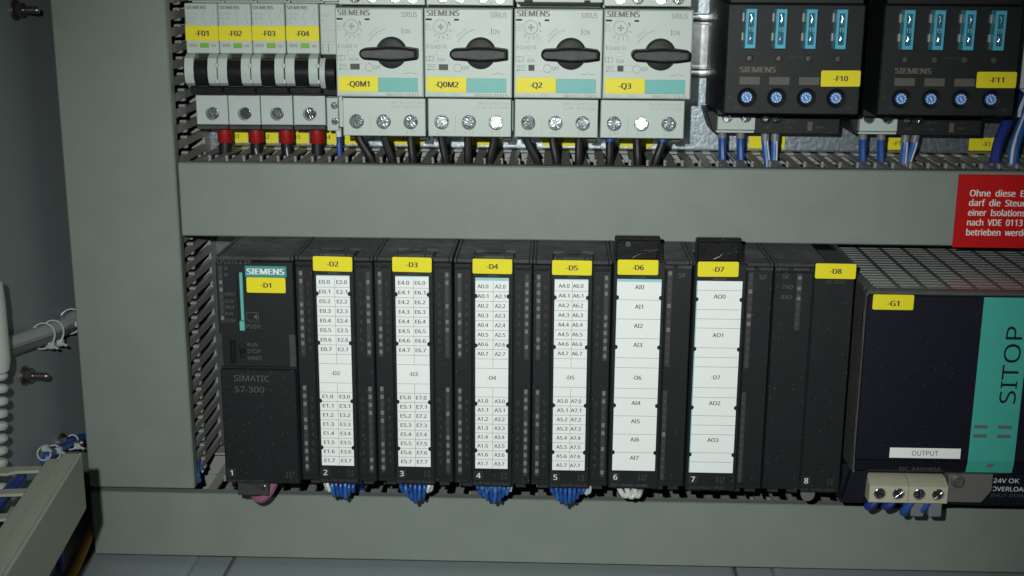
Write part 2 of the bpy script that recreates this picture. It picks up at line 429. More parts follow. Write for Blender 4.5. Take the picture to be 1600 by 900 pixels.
# slim auxiliary switch clipped to the last breaker
r = thing('auxiliary_switch', 'slim white auxiliary switch with two small screws between breaker -F04 and -Q0M1', 'switch', (44.4, 116, 174))
Y = lambda y: y - 116
Z = lambda z: z - 174
G().box(.1, 8.8, Y(84), Y(115.5), Z(176), Z(275), .3).done('body', 'device_white', r)
G().box(.1, 8.8, Y(68), Y(83.9), Z(216.8), Z(243.1), .5).done('front_panel', 'device_white', r)
G().box(.1, 8.8, Y(76), Y(83.9), Z(244.2), Z(275), .4).done('upper_terminal', 'device_white', r)
G().box(.1, 8.7, Y(73), Y(83.8), Z(194.2), Z(216.7), .2).done('toggle_well', 'black_matte', r)
pf = [(Y(69.5) - 9.4 * math.cos(math.radians(a)), Z(206.8) + 9.4 * math.sin(math.radians(a))) for a in range(-60, 61, 15)] + [(Y(76), Z(214)), (Y(76), Z(199.6))]
G().prism(pf, 3.2, 8.4, axis='x').done('toggle', 'black_gloss', r)
pf = [(Y(71) - 9.6 * math.cos(math.radians(a)), Z(207) + 9.2 * math.sin(math.radians(a))) for a in range(-60, 61, 15)] + [(Y(73), Z(214)), (Y(73), Z(199.6))]
G().prism(pf, .2, 3.1, axis='x').done('toggle_lug', 'device_white', r)
G().box(.3, 8.6, Y(70.5), Y(72.9), Z(194.8), Z(198.8), .4).done('toggle_bar', 'black_gloss', r)
g = G(); g.holed(rect(.3, 6.6, Z(174.5), Z(192.5)), [circ(4.6, Z(188.3), 1.95, 18), circ(4.5, Z(179.6), 1.95, 18)], Y(80), Y(83.9), 2.4, .25); g.done('lower_terminal', 'device_white_cool', r)
for z in (188.3, 179.6): screw(r, 4.55, Y(81.3), Z(z), 1.7)
T(r, [('5ST301', .5, Z(236.5), 1.3, 5.4), ('AS', .5, Z(234.2), 1.3, None)], Y(67.93), 'ink_pale')
g = G(); g.box(.2, 8.7, Y(67.9), Y(67.95), Z(229.5), Z(229.7), 0); g.box(.2, 8.7, Y(67.9), Y(67.95), Z(223.5), Z(223.7), 0)
for k in range(3): g.box(1.2 + k * 2, 2.4 + k * 2, Y(67.9), Y(67.95), Z(217.6 + k), Z(217.9 + k), 0); g.box(1.2, 1.4, Y(67.9), Y(67.95), Z(218), Z(222.4), 0); g.box(4.2, 4.4, Y(67.9), Y(67.95), Z(217.8), Z(222.6), 0)
g.done('circuit_print', 'ink_pale', r)

# red sleeved cables below the breakers
for i, x in enumerate((-15.6, 2.0, 19.2, 36.6)):
    rt = thing('sleeved_cable', 'black cable with red sleeve plugged under breaker -F0%d' % (i + 1), 'cable', (x, 92, 176), 'cables below the single pole breakers')
    G().lathe([(3.2, 0), (4.15, -1), (4.15, -9.2), (3.9, -9.6), (3.0, -9.6)], (0, 0, -.6), 'z', 20).done('sleeve', 'sleeve_red', rt)
    dx = (0, 1, 1.5, .6)[i]
    G().tube([(0, 0, -10), (dx * .5, -2, -16), (dx + 1, -4, -23), (dx + 3, 0, -30)], 3.3, 14).done('insulation', 'wire_black', rt)
    if i in (1, 2):
        G().tube([(-.6 + i * .5, -3.2, -11), (dx * .5 + .6, -5.2, -16), (dx + 1.5, -7.2, -23), (dx + 3, -3, -30)], .45, 6).done('stripe', 'wire_white', rt)
wire('control_wire', 'single blue wire with white sleeve under the slim auxiliary switch', 'wire', [(50.2, 84, 174), (50.4, 84, 166), (51, 82, 158), (52, 80, 148)], 1.5, 'wire_blue', ferrule=('wire_white', 1.7, 3.2))

# ------------------------------------------------------------------ motor protection switches
def motor_switch(i, x0, tagname, typ, date, amp, rng, cur, top):
    r = thing('motor_switch', 'white motor protection switch with black rotary knob tagged %s' % tagname, 'motor switch', (x0, 116, 174), 'motor protection switches in the upper row')
    Y = lambda y: y - 116
    Z = lambda z: z - 174
    W = 44.4
    G().box(.3, W - .3, Y(60), Y(115.5), Z(178), Z(275), .3).done('body', 'device_white', r)
    # front cover: holes for dial, test window and current slot
    ft, fb, fy = Z(242.7), Z(198.7), Y(28)
    zt = lambda d: ft - d * 1.0
    holes = [circ(8.4, zt(9.0), 4.1, 26), rect(7.2, 14.2, zt(30.5), zt(27.4)), rect(.9, 4.0, zt(5.8), zt(4.9)), rect(15.1, 18.4, zt(5.9), zt(5.0)), rect(6.2, 9.5, zt(23.0), zt(20.9))]
    g = G(); g.holed(rect(.15, W - .15, fb, ft), holes, fy, Y(59.9), 1.3, .6); g.done('front_cover', 'device_white', r)
    # setting dial
    d = G(); d.lathe([(3.5, 1.2), (3.5, .25), (3.2, 0), (.05, 0)], (8.4, fy, zt(9.0)), 'y', 26); d = d.done('setting_dial', 'device_white_cool', r)
    g = G(); g.box(7.9, 8.9, fy - .25, fy - .01, zt(10.6), zt(7.4), .05); g.box(6.8, 7.85, fy - .25, fy - .01, zt(9.4), zt(8.5), .05); g.box(8.95, 10, fy - .25, fy - .01, zt(9.4), zt(8.5), .05); g.done('dial_slot', 'ink_pale', d)
    g = G()
    for k, a in enumerate((-20, -50, -75, -100, -125)):
        ca, sa = math.cos(math.radians(a)), math.sin(math.radians(a))
        for t in range(3): g.box(8.4 + (4.6 + t * .55) * ca - .13, 8.4 + (4.6 + t * .55) * ca + .13, fy - .07, fy - .03, zt(9) + (4.6 + t * .55) * sa - .3, zt(9) + (4.6 + t * .55) * sa + .3, 0)
    g.prism([(11.9, zt(6.2)), (13.0, zt(8.6)), (13.2, zt(8.6)), (13.0, zt(6.6))], fy - .07, fy - .03)
    g.box(.4, 3.6, fy - .07, fy - .03, zt(9.1), zt(8.95), 0)
    # arc over the tripped mark, on bar, arrow, symbols
    for k in range(10):
        a = math.radians(150 - k * 4.5); cx, cz = 29.6, zt(22.5)
        g.box(cx + 14.2 * math.cos(a) - .3, cx + 14.2 * math.cos(a) + .3, fy - .07, fy - .03, cz + 13 * math.sin(a) - .2, cz + 13 * math.sin(a) + .2, 0)
    g.box(33.6, 33.95, fy - .07, fy - .03, zt(12.6), zt(9.4), 0)
    g.box(2.0, 6.2, fy - .07, fy - .03, zt(30.25), zt(30.0), 0); g.prism([(1.2, zt(30.12)), (2.4, zt(29.7)), (2.4, zt(30.55))], fy - .07, fy - .03)
    g.box(1.4, 1.65, fy - .07, fy - .03, zt(20), zt(17.4), 0); g.box(2.0, 2.2, fy - .07, fy - .03, zt(19.2), zt(18.2), 0)
    for a, b in ((23.4, 23.6), (25.6, 25.8)): g.box(1.0, 4.8, fy - .07, fy - .03, zt(b), zt(a), 0)
    for a in (1.0, 4.6): g.box(a, a + .2, fy - .07, fy - .03, zt(25.6), zt(23.6), 0)
    g.box(2.5, 2.7, fy - .07, fy - .03, zt(26.2), zt(23.2), 0)
    g.prism([(34, zt(31.9)), (36.5, zt(31.9)), (38, zt(30.9)), (38, zt(31.1)), (36.6, zt(32.1)), (34, zt(32.1))], fy - .07, fy - .03); g.box(38.4, 40.6, fy - .07, fy - .03, zt(32.1), zt(31.9), 0)
    g.done('symbol_print', 'ink_grey', r)
    g = G(); g.lathe([(2.1, 0), (2.1, -.3), (1.75, -.3), (1.75, 0)], (16.8, fy - .01, zt(29.2)), 'y', 24, (False, False)); g.done('off_ring', 'ink_pale', r)
    G().box(7.4, 11.9 + (.0 if i < 2 else -1.6), fy + .4, fy + 1.25, zt(30.3), zt(27.6), .1).done('test_slide', 'black_dusty', r)
    g = G(); g.box(1.0, 3.9, fy + .3, fy + 1.2, zt(5.75), zt(4.95), .05); g.box(15.2, 17.4, fy + .3, fy + 1.2, zt(5.85), zt(5.05), .05); g.done('inspection_slot', 'black_matte', r)
    # rotary knob
    kx, kz = 28.4, zt(21.7)
    kn = G(); kn.lathe([(7.9, -.05), (7.7, -3.2), (6.9, -4.6), (4, -5.2), (.05, -5.4)], (kx, fy, kz), 'y', 40); kn = kn.done('knob', 'black_plastic', r)
    bar = []
    for k in range(9):
        a = math.radians(90 + 180 * k / 8); bar.append((16.2 + 2.55 * math.cos(a), kz + 2.55 * math.sin(a)))
    bar += [(20, kz - 2.75), (kx, kz - 3.45), (36, kz - 3.1), (41.6, kz - 2.3), (42.2, kz - 1.9), (42.2, kz + 1.9), (41.6, kz + 2.4), (36, kz + 3.1), (kx, kz + 3.3), (20, kz + 2.75)]
    G().prism(bar, fy - 12.5, fy - 1.2, b=.8).done('grip', 'black_plastic', kn)
    bar2 = [(16.2 + (x - 16.2) * .93 + .6, kz + (z - kz) * .72) for x, z in bar]
    G().prism(bar2, fy - 12.9, fy - 12.4, b=.3).done('grip_cap', 'black_dusty', kn)
    # coloured marker strip
    sticker(r, tagname, 1.2, 21.3, zt(41.3), zt(33.7), fy, th=.45, h=2.75, tw=None, bold=.036, r=.25)
    G().box(21.35, 41.4, fy - .3, fy + .1, zt(41.4), zt(34.3), .1).done('colour_plate', 'teal', r)
    T(r, [('SIEMENS', 1.6, zt(3.6), 2.8, 16, 'l', .05)], fy - .06, 'ink_grey', 'brand_print')
    T(r, [('SIRIUS', 33.4, zt(4.2), 2.5, 8), ('ON', 34.6, zt(12.3), 2.2, 3.2), ('OFF', 19.2, zt(30.1), 1.9, 3.6), ('CLASS 10', 3.0, zt(19.7), 1.75, 8), (amp, 6.6, zt(26.0), 1.6, None), ('TEST', 1.3, zt(29.2), 1.6, 4.3), (typ, 25, zt(44.0 - .3), 1.7, 17)], fy - .06, 'ink_grey', 'type_print')
    T(r, [('TRIPPED', 17.0, zt(14.2), 1.2, 6.2, 'l', 0, 42), (cur, .5, zt(8.5), 1.4, None), ('max', .7, zt(10.8), 1.2, None), (rng[0], 5.2, zt(16.6), 1.2, None), (rng[1], 11.4, zt(15.2), 1.2, None), (date, 1.0, zt(43.6), 1.5, 9.5), ('\u2022E06\u2022', 12.6, zt(43.6), 1.5, 5.2)], fy - .06, 'ink_pale', 'fine_print')
    # lower terminals
    ty = Y(45)
    g = G(); g.holed(rect(.1, 43.4, Z(176.6), Z(196.4)), [circ(x, Z(184), 3.85, 26) for x in (7.2, 21.4, 35.6)], ty, Y(59.9), 4.2, .4); g.done('lower_terminal', 'device_white', r)
    for x in (7.2, 21.4, 35.6): screw(r, x, ty + 2.2, Z(184), 3.5)
    T(r, [('2 T1', 4.6, Z(177.9), 1.7, 4.8), ('4 T2', 18.8, Z(177.9), 1.7, 4.8), ('6 T3', 33, Z(177.9), 1.7, 4.8), ('Q158   EX II (2)GD', 25.5, Z(191.2), 1.3, 16.5), ('DMT 02 ATEX F 001', 25.5, Z(193.4), 1.3, 16.5)], ty - .06, 'ink_pale', 'terminal_print')
    G().box(14.2, 14.4, ty - .08, ty - .02, Z(178.5), Z(187.5), 0).done('divider_print', 'ink_pale', r)
    G().box(1, 4, Y(62), Y(70), Z(172.8), Z(177.4), .3).done('mounting_hook', 'black_dusty', r)
    G().box(38.5, 43.4, Y(62), Y(70), Z(172.4), Z(177.4), .3).done('mounting_hook', 'black_dusty', r)
    # auxiliary contact block on top
    ay = Y(40)
    if top:
        g = G(); g.holed(rect(.2, W - .2, Z(244.0), Z(272)), [circ(x, Z(247.6), 3.0, 22) for x in (8.6, 17.3, 29, 37.6)], ay, Y(59.8), 2.6, .4); g.done('contact_block', 'device_white', r)
        for x in (8.6, 17.3, 29, 37.6): screw(r, x, ay + 1.4, Z(247.6), 2.7)
        T(r, [('NC', 12.2, Z(244.6), 1.1, None), ('NO', 32.2, Z(244.6), 1.1, None)], ay - .06, 'ink_pale', 'contact_print')
    else:
        G().box(.2, W - .2, ay, Y(59.8), Z(245.6), Z(272), .4).done('contact_block', 'device_white', r)
        g = G(); g.box(1.6, 43, ay - .6, ay + .4, Z(244.3), Z(245.5), .1); g.box(4.6, 9, ay - .8, ay - .02, Z(245.4), Z(246.8), .1); g.box(35, 38, ay - .8, ay - .02, Z(245.4), Z(246.8), .1)
        g.done('cover_latch', 'black_matte', r)
    return r
QX = [59.1, 104.0, 149.1, 193.9]
motor_switch(0, QX[0], '-Q0M1', '3RV1021-1KA15', 'G/130821', '163A', ('9', '12'), '12,5A', True)
motor_switch(1, QX[1], '-Q0M2', '3RV1021-1EA15', 'G/130820', '52A', ('2,8', '3,6'), '4A', True)
motor_switch(2, QX[2], '-Q2', '3RV1021-1DA10', 'G/130613', '42A', ('1,8', '2,2'), '3,2A', False)
motor_switch(3, QX[3], '-Q3', '3RV1021-1EA15', 'G/131012', '52A', ('2,8', '3,6'), '4A', True)
for q, nm in enumerate(('-Q0M1', '-Q0M2', '-Q2', '-Q3')):
    for j, xo in enumerate((7.2, 21.4, 35.6)):
        x = QX[q] + xo - 1.5; dx = ((9, 5, 1.5), (3, 0, -3), (8, 3, 0), (0, 1, -5))[q][j]
        wire('motor_wire', 'black wire leaving a terminal under motor switch %s' % nm, 'wire', [(x, 58, 178), (x + dx * .15, 58, 172), (x + dx * .7, 57, 164), (x + dx, 60, 156), (x + dx + 1, 70, 148)], 2.2, 'wire_black', 'black wires under %s' % nm, ferrule=('wire_blue', 2.6, 4.6) if q == 3 and j != 1 else None)

# ------------------------------------------------------------------ fuse modules
def fuse_module(x0, tagname, which):
    r = thing('fuse_module', 'black electronic module with four blue blade fuses tagged %s' % tagname, 'fuse module', (x0, 116, 174), 'fuse modules beside the motor switches')
    Y = lambda y: y - 116
    Z = lambda z: z - 174
    W = 67.8
    G().box(1.0, W + 4, Y(62), Y(115.5), Z(187), Z(262), .6).done('housing', 'black_plastic', r)
    G().prism([(-1.6, Z(190)), (2.4, Z(175.2)), (4, Z(174.6)), (W + 3.6, Z(174.6)), (W + 4, Z(186.9)), (-1.6, Z(186.9))][1:] , Y(85), Y(115), b=.4).done('terminal_base', 'black_plastic', r)
    fy = Y(28)
    fx = [8.4 + 14.75 * k for k in range(4)]; px = [11.6 + 14.85 * k for k in range(4)]
    holes = [rect(x - 1.6, x + 5.6, Z(224.0), Z(244.4)) for x in fx] + [circ(x, Z(200.2), 4.9, 26) for x in px] + [circ(11.9 + 14.6 * k, Z(219.5), 1.85, 20) for k in range(4)]
    g = G(); g.holed(rect(0, W, Z(191.8), Z(246.2)), holes, fy, Y(61.9), 1.6, .7); g.done('front_panel', 'black_plastic', r)
    G().box(1, W - 1, fy + 1, Y(61.8), Z(246.3), Z(262), .5).done('upper_edge', 'black_plastic', r)
    for k in range(4):
        x = fx[k]
        f = G(); f.holed(rect(x, x + 5.3, Z(224.7), Z(243.9)), [rect(x + 1.2, x + 4.1, Z(226.6), Z(242))], fy - 5.6, fy + 1.5, 1.2, .35); f = f.done('fuse', 'fuse_blue', r)
        G().box(x + 1.3, x + 4.0, fy - 4.7, fy - 4.45, Z(226.7), Z(241.9), 0).done('fuse_window', 'fuse_core', f)
        g = G()
        g.tube([(x + 2.3, fy - 4.75, Z(241.2)), (x + 2.9, fy - 4.85, Z(239.4)), (x + 2.5, fy - 4.8, Z(237.8)), (x + 2.9, fy - 4.8, Z(236.8))], .26, 6)
        g.tube([(x + 2.2, fy - 4.75, Z(231.2)), (x + 2.7, fy - 4.85, Z(230)), (x + 2.3, fy - 4.85, Z(228.9)), (x + 2.7, fy - 4.8, Z(227.6))], .3, 6)
        g.box(x + 1.8, x + 3.2, fy - 4.9, fy - 4.72, Z(240.9), Z(241.2), .05)
        g.done('fuse_element', 'chrome', f)
        T(f, [('15', x + 2.75, Z(233.0), 2.1, 2.4, 'c', .01)], fy - 5.15, 'cyan_edge', 'rating_print')
        g = G(); g.box(x - 1.2, x - .3, fy - 1.4, fy + 1.5, Z(237.6), Z(241.8), .1); g.box(x - 1.2, x - .3, fy - 1.4, fy + 1.5, Z(228.4), Z(232.2), .1); g.done('fuse_contact', 'ink_pale', f)
        l = G(); l.lathe([(1.7, 1.4), (1.7, .15), (1.2, -.25), (.05, -.35)], (11.9 + 14.6 * k, fy, Z(219.5)), 'y', 20); l.done('status_light', 'led_dark', r)
        # trimmer: cone seat, blue dial, white ticks and arrow
        X = px[k]; zc = Z(200.2)
        c = G(); c.lathe([(4.85, .1), (3.0, 1.55), (.05, 1.55)], (X, fy, zc), 'y', 30, (False, True)); c.done('trimmer_seat', 'black_plastic', r)
        t = G(); t.lathe([(2.75, 1.5), (2.75, .35), (2.5, .1), (.05, .1)], (X - .1, fy, zc), 'y', 26); t = t.done('trimmer', 'pot_blue', r)
        g = G()
        for q in range(10):
            a = 2 * math.pi * q / 10; g.prism(circ(X - .1 + 2.1 * math.cos(a), zc + 2.1 * math.sin(a), .4, 8), fy + .03, fy + .1)
        g.prism([(X - .9, zc + .9), (X - .5, zc + 1.1), (X + .7, zc - 1.0), (X + .2, zc - 1.1)], fy + .03, fy + .1)
        g.done('tick_marks', 'print_white', t)
        if k < 3: G().box(7.4 + 14.8 * k, 17.5 + 14.8 * k, fy - .12, fy, Z(206.6), Z(210.5), .05).done('writing_field', 'bar_grey', r)
    sticker(r, tagname, 47.8, 67.4, Z(206), Z(214), fy, th=.4, h=2.6, tw=7, bold=.036)
    T(r, [('SIEMENS', 7.3, Z(212.7), 2.75, 17.8, 'l', .05)], fy - .07, 'print_warm', 'brand_print')
    T(r, [('OUTPUT ON   RESET', 31, Z(219.8), 1.1, 12), ('10A', 5, Z(194.5), 1.4, None), ('3A', 2, Z(200), 1.3, None), ('10A', 61, Z(194.5), 1.4, None)], fy - .07, 'print_faint', 'fine_print')
    # terminals below the overhanging front
    ty = Y(80)
    o = G(); o.holed(rect(4.2, 24.6, Z(177.2), Z(189)), [circ(9.2, Z(184.2), 3.1, 20), circ(19.4, Z(184.2), 3.1, 20)], ty, Y(86), 1.8, .3); o = o.done('supply_terminal', 'device_white', r)
    G().box(3.4, 24.0, ty - 1.2, ty - .02, Z(175.8), Z(177.0), .2).done('terminal_ledge', 'device_white', r)
    for x in (9.2, 19.4): screw(r, x, ty + .6, Z(184.2), 2.8)
    for x in (30.8, 36.6):
        g = G(); g.lathe([(3.1, 1), (3.1, -.4), (2.6, -.8), (2.4, 0), (2.4, 1)], (x, Y(84.5), Z(183.4)), 'y', 22, (True, True)); g.done('terminal_ring', 'chrome', r)
        screw(r, x, Y(83.9), Z(183.4), 2.1)
    G().box(54.0, 56.6, Y(84.6), Y(85), Z(176.4), Z(181.6), .1).done('writing_field', 'bar_grey', r)
    T(r, [('24V  0V', 42, Z(181), 1.1, None), ('13 14', 42, Z(177.6), 1.1, None), ('RESET', 58.5, Z(178), 1.1, None), ('+24V', 30, Z(177.6), 1.1, None)], Y(84.55), 'print_dim', 'terminal_print')
    return r
FX = [254.9, 331.9]
fuse_module(FX[0], '-F10', 0); fuse_module(FX[1], '-F11', 1)
for q, nm in enumerate(('-F10', '-F11')):
    X0 = FX[q] - 254.9
    for x in (262.6, 272.6):
        wire('supply_wire', 'dark blue wire with grey sleeve under the white terminal of %s' % nm, 'wire', [(x + X0, 86, 175.5), (x + X0 + .3, 86, 168), (x + X0 + .8, 85, 160), (x + X0 + 2, 84, 150)], 2.15, 'wire_blue', 'dark blue supply wires of %s' % nm, ferrule=('ferrule_grey', 2.35, 3.4))
    for k, x in enumerate((286.4, 292.0)):
        dx = (1.5, -.3) if q == 0 else (-1.2, -4.2)
        wire('supply_wire', 'light blue wire with white stripe and grey sleeve under %s' % nm, 'wire', [(x + X0, 88, 175.5), (x + X0 + dx[k] * .2, 87, 169), (x + X0 + dx[k], 84, 159), (x + X0 + dx[k] * 1.5, 82, 150)], 2.05, 'wire_light_blue', 'light blue striped wires of %s' % nm, stripe=(.55, 0), ferrule=('ferrule_grey', 2.35, 5.2))
wire('feed_wire', 'thick dark blue wire bending down beside module -F11', 'wire', [(416, 70, 200), (415, 78, 185), (412.5, 82, 172), (411.5, 82, 162), (411, 80, 150)], 2.9, 'wire_dark_blue')
wire('feed_wire', 'thick blue wire with white stripe behind the red warning sign', 'wire', [(424, 66, 205), (423.5, 76, 188), (422.5, 84, 172), (421.8, 84, 162), (421, 80, 150)], 2.9, 'wire_light_blue', stripe=(-.7, 0))
# grey block at the end of the row
r = thing('terminal_block', 'pale grey terminal block with black markings beside module -F11', 'terminal block', (407, 116, 190))
G().box(0, 30, -48, -.5, 12, 70, .6).done('body', 'device_white_cool', r)
G().box(0, 30, -40, -.5, -4, 11.9, .5).done('foot', 'device_white_cool', r)
T(r, [('+', 1.2, 23, 2.2, None, 'l', .02), ('3', 1.2, 17, 2.2, None, 'l', .02)], -48.07)
sticker(r, '-X1', 1, 21, 58, 66, -48, th=.35)
# yellow markers on the plate below the devices
for i, (x0, x1, s_) in enumerate([(MX[k] + .5, MX[k] + 17.4, '-F0%d' % (k + 1)) for k in range(4)] + [(44.9, 57.5, '-F05')] + [(QX[k] + 14, QX[k] + 34, n_) for k, n_ in enumerate(('-Q0M1', '-Q0M2', '-Q2', '-Q3'))] + [(283.5, 304.3, '-F10'), (359.5, 380, '-F11'), (410.4, 430, '-X1')]):
    z1 = 168.5; z0 = 161.0
    o = G().prism(rr(x0, x1, z0, z1, .6), 124.5, 124.95, b=.1).done('plate_marker', 'yellow')
    tag(o, 'yellow marker %s stuck on the metal plate below its device' % s_, 'marker', 'yellow markers on the mounting plate')
    if i != 4: T(o, [(s_, (x0 + x1) / 2, 163.6, 2.5, None, 'c', .016)], 124.42)

# ------------------------------------------------------------------ red warning sign on the duct cover
r = tag(G().prism(rect(380.8, 436, 121.0, 159.8), 43.9, 44.95, b=.15).done('warning_sign', 'sign_red'), 'red warning sign with white German text on the middle duct cover', 'sign')
T(r, [(s_, 387.2, z, 3.35, w_, 'l', .025) for s_, z, w_ in (('Ohne  diese  Ein', 148.4, 31.5), ('darf  die  Steuer', 143.3, 31.5), ('einer  Isolations', 138.1, 29.4), ('nach  VDE  0113', 132.9, 28.6), ('betrieben  werden', 127.6, 34))], 43.83, 'print_white')

# ------------------------------------------------------------------ controller modules
HT = 121.8
def top_vents(r, x0, x1, y0=3., n=12, tab=None):
    g = G()
    for k in range(n):
        y = y0 + 4.0 * k
        if tab and y < tab[2]:
            g.box(x0, tab[0] - .4, y, y + 2.1, HT - 2.6, HT - .35, .35); g.box(tab[1] + .4, x1, y, y + 2.1, HT - 2.6, HT - .35, .35)
        else: g.box(x0, x1, y, y + 2.1, HT - 2.6, HT - .35, .35)
    return g.done('vent_slats', 'black_dusty', r)
def led_strip(r, x0, x1, z0, z1, n, y=0., bright=.6, name='led_strip'):
    o = G().box(x0, x1, y - .12, y + .1, z0, z1, .05).done(name, 'led_seat', r)
    p = (z1 - z0) / n; g = G(); h = G()
    for k in range(n):
        (g if random.random() < bright else h).box(x0 + .35, x1 - .35, y - .55, y - .13, z0 + p * k + p * .38, z0 + p * k + p * .93, .2)
        h.box(x0 + .75, x1 - .75, y - .4, y - .13, z0 + p * k + p * .08, z0 + p * k + p * .28, .1)
    if len(g.bm.verts): g.done('led_lens', 'led_clear', o)
    if len(h.bm.verts): h.done('led_lens', 'led_dark', o)
    return o
def cross_print(r, x, z, a, b, c, y):
    g = G(); g.box(x, x + 4, y - .05, y - .02, z + 1.95, z + 2.05, 0); g.box(x + 1.95, x + 2.05, y - .05, y - .02, z, z + 4, 0); g.done('version_lines', 'print_faint', r)
    T(r, [('X', x + .3, z + 2.5, 1.3, None), (a, x + 2.4, z + 2.5, 1.3, None), (b, x + .3, z + .3, 1.3, None), (c, x + 2.4, z + .3, 1.3, None)], y - .06, 'print_dim', 'version_print')
def slot_tag(r, n, x, z, y):
    o = G().box(x, x + 5, y - .25, y, z, z + 5.1, .1).done('slot_number', 'black_matte', r)
    T(o, [(str(n), x + 2.5, z + 1.1, 2.9, None, 'c', .012)], y - .31, 'print_white')
def module_body(r, w_=40.):
    G().box(.25, w_ - .25, 0, 118, 1, HT - 2.4, .35).done('housing', 'black_plastic', r)
    g = G(); g.box(.25, 1.8, 0, 118, HT - 2.3, HT, .3); g.box(w_ - 1.8, w_ - .25, 0, 118, HT - 2.3, HT, .3); g.box(1.9, w_ - 1.9, 0, 2.2, HT - 2.3, HT - .1, .3)
    g.done('top_rim', 'black_dusty', r)
    g = G()
    for x in (4, 14, 24, 32): g.box(x, x + 5.5, 3, 30, -2.2, .9, .3)
    g.box(1, w_ - 1, 30, 118, -1.5, .9, .3)
    g.done('bottom_ribs', 'black_matte', r)

# CPU
r = thing('controller_module', 'black central controller module with teal SIEMENS plate and tag -D1', 'controller', (0, 0, 0), 'controller modules in the lower row')
cpu = r
module_body(r); top_vents(r, 1.9, 38.1, tab=None)
g = G(); g.holed(rect(.4, 39.6, 63.8, HT - 2.6), [rect(10.9, 14.1, 83.0, 113.8), rect(5.9, 8.7, 65.8, 78), rect(10.7, 14.2, 68.9, 75.8)], -1.6, -.02, 1.3, .4); g.done('upper_panel', 'black_plastic', r)
G().box(.4, 39.4, -2.8, -.02, .3, 62.6, .6).done('lower_door', 'black_plastic', r)
for x0, x1 in ((.2, 2.2), (36.4, 39.8)):
    G().box(x0, x1, -2.4, -1.62, 64.2, 81.6, .25).done('side_clip', 'black_dusty', r)
G().box(12.3, 13.9, -2.2, -.4, 88.5, 113.6, .2).done('memory_card', 'teal', r)
G().box(11.4, 14.0, -2.5, -.4, 83.2, 88.2, .2).done('card_release', 'teal', r)
G().prism(rr(6.1, 8.5, 66.2, 77.7, 1.1), -2.0, -.4, b=.4).done('mode_grip', 'black_gloss', r)
G().box(11.2, 13.6, -2.6, -.4, 71.2, 73.4, .3).done('mode_switch', 'black_gloss', r)
led_strip(r, 1.6, 3.9, 87.2, 117.1, 8, -1.6, .1)
o = G().box(15.3, 36.3, -1.95, -1.6, 111.4, 117.1, .1).done('brand_plate', 'teal_dark', r)
T(o, [('SIEMENS', 16.4, 112.8, 2.95, 18.6, 'l', .05)], -2.02, 'print_white')
sticker(r, '-D1', 15.8, 35.6, 103.2, 111.2, -1.6, th=.45, h=2.5, tw=5.1, bold=.036)
T(r, [('CPU315-2 DP', 1.3, 118.3 - .2, 1.9, 17.2), ('SF', 4.9, 114.6, 1.7, 1.7), ('BF', 4.8, 111.3, 1.7, 1.7), ('MAINT', 4.5, 101.3, 1.7, 5.3), ('DC5V', 4.4, 97.6, 1.7, 4.7), ('FRCE', 4.3, 94.4, 1.7, 4.7), ('RUN', 4.3, 91.1, 1.7, 3.8), ('STOP', 4.3, 87.5, 1.7, 5), ('PUSH', 14.7, 84.3, 2.2, 7.1), ('RUN', 14.9, 74.7, 2, 5.2), ('STOP', 14.7, 71.2, 2, 6.8), ('MRES', 14.8, 67.5, 2, 7.1)], -1.66, 'print_dim')
g = G(); g.box(15, 21.2, -1.67, -1.62, 92.6, 92.85, 0); g.box(21.0, 21.2, -1.67, -1.62, 88.1, 92.5, 0); g.box(16.3, 20.9, -1.67, -1.62, 88.0, 88.2, 0); g.box(15, 15.2, -1.67, -1.62, 89.2, 92.5, 0)
g.prism([(15, 89.3), (16.3, 88.0), (16.5, 88.2), (15.2, 89.5)], -1.67, -1.62); g.prism([(18.6, 90.5), (20.4, 92), (20.4, 89)], -1.67, -1.62); g.done('card_symbol', 'print_dim', r)
T(r, [('SIMATIC', 7.3, 56.4, 3.1, 18.3), ('S7-300', 7.5, 50.4, 3.1, 15.2)], -2.87, 'print_dim', 'series_print')
slot_tag(r, 1, 1.2, 3.4, -2.8); T(r, [('315-2AH14-0AB0', 1.4, .75, 1.3, 19)], -2.87, 'print_faint', 'order_print'); cross_print(r, 32, 3.2, '1 5', '6', '7', -2.8)

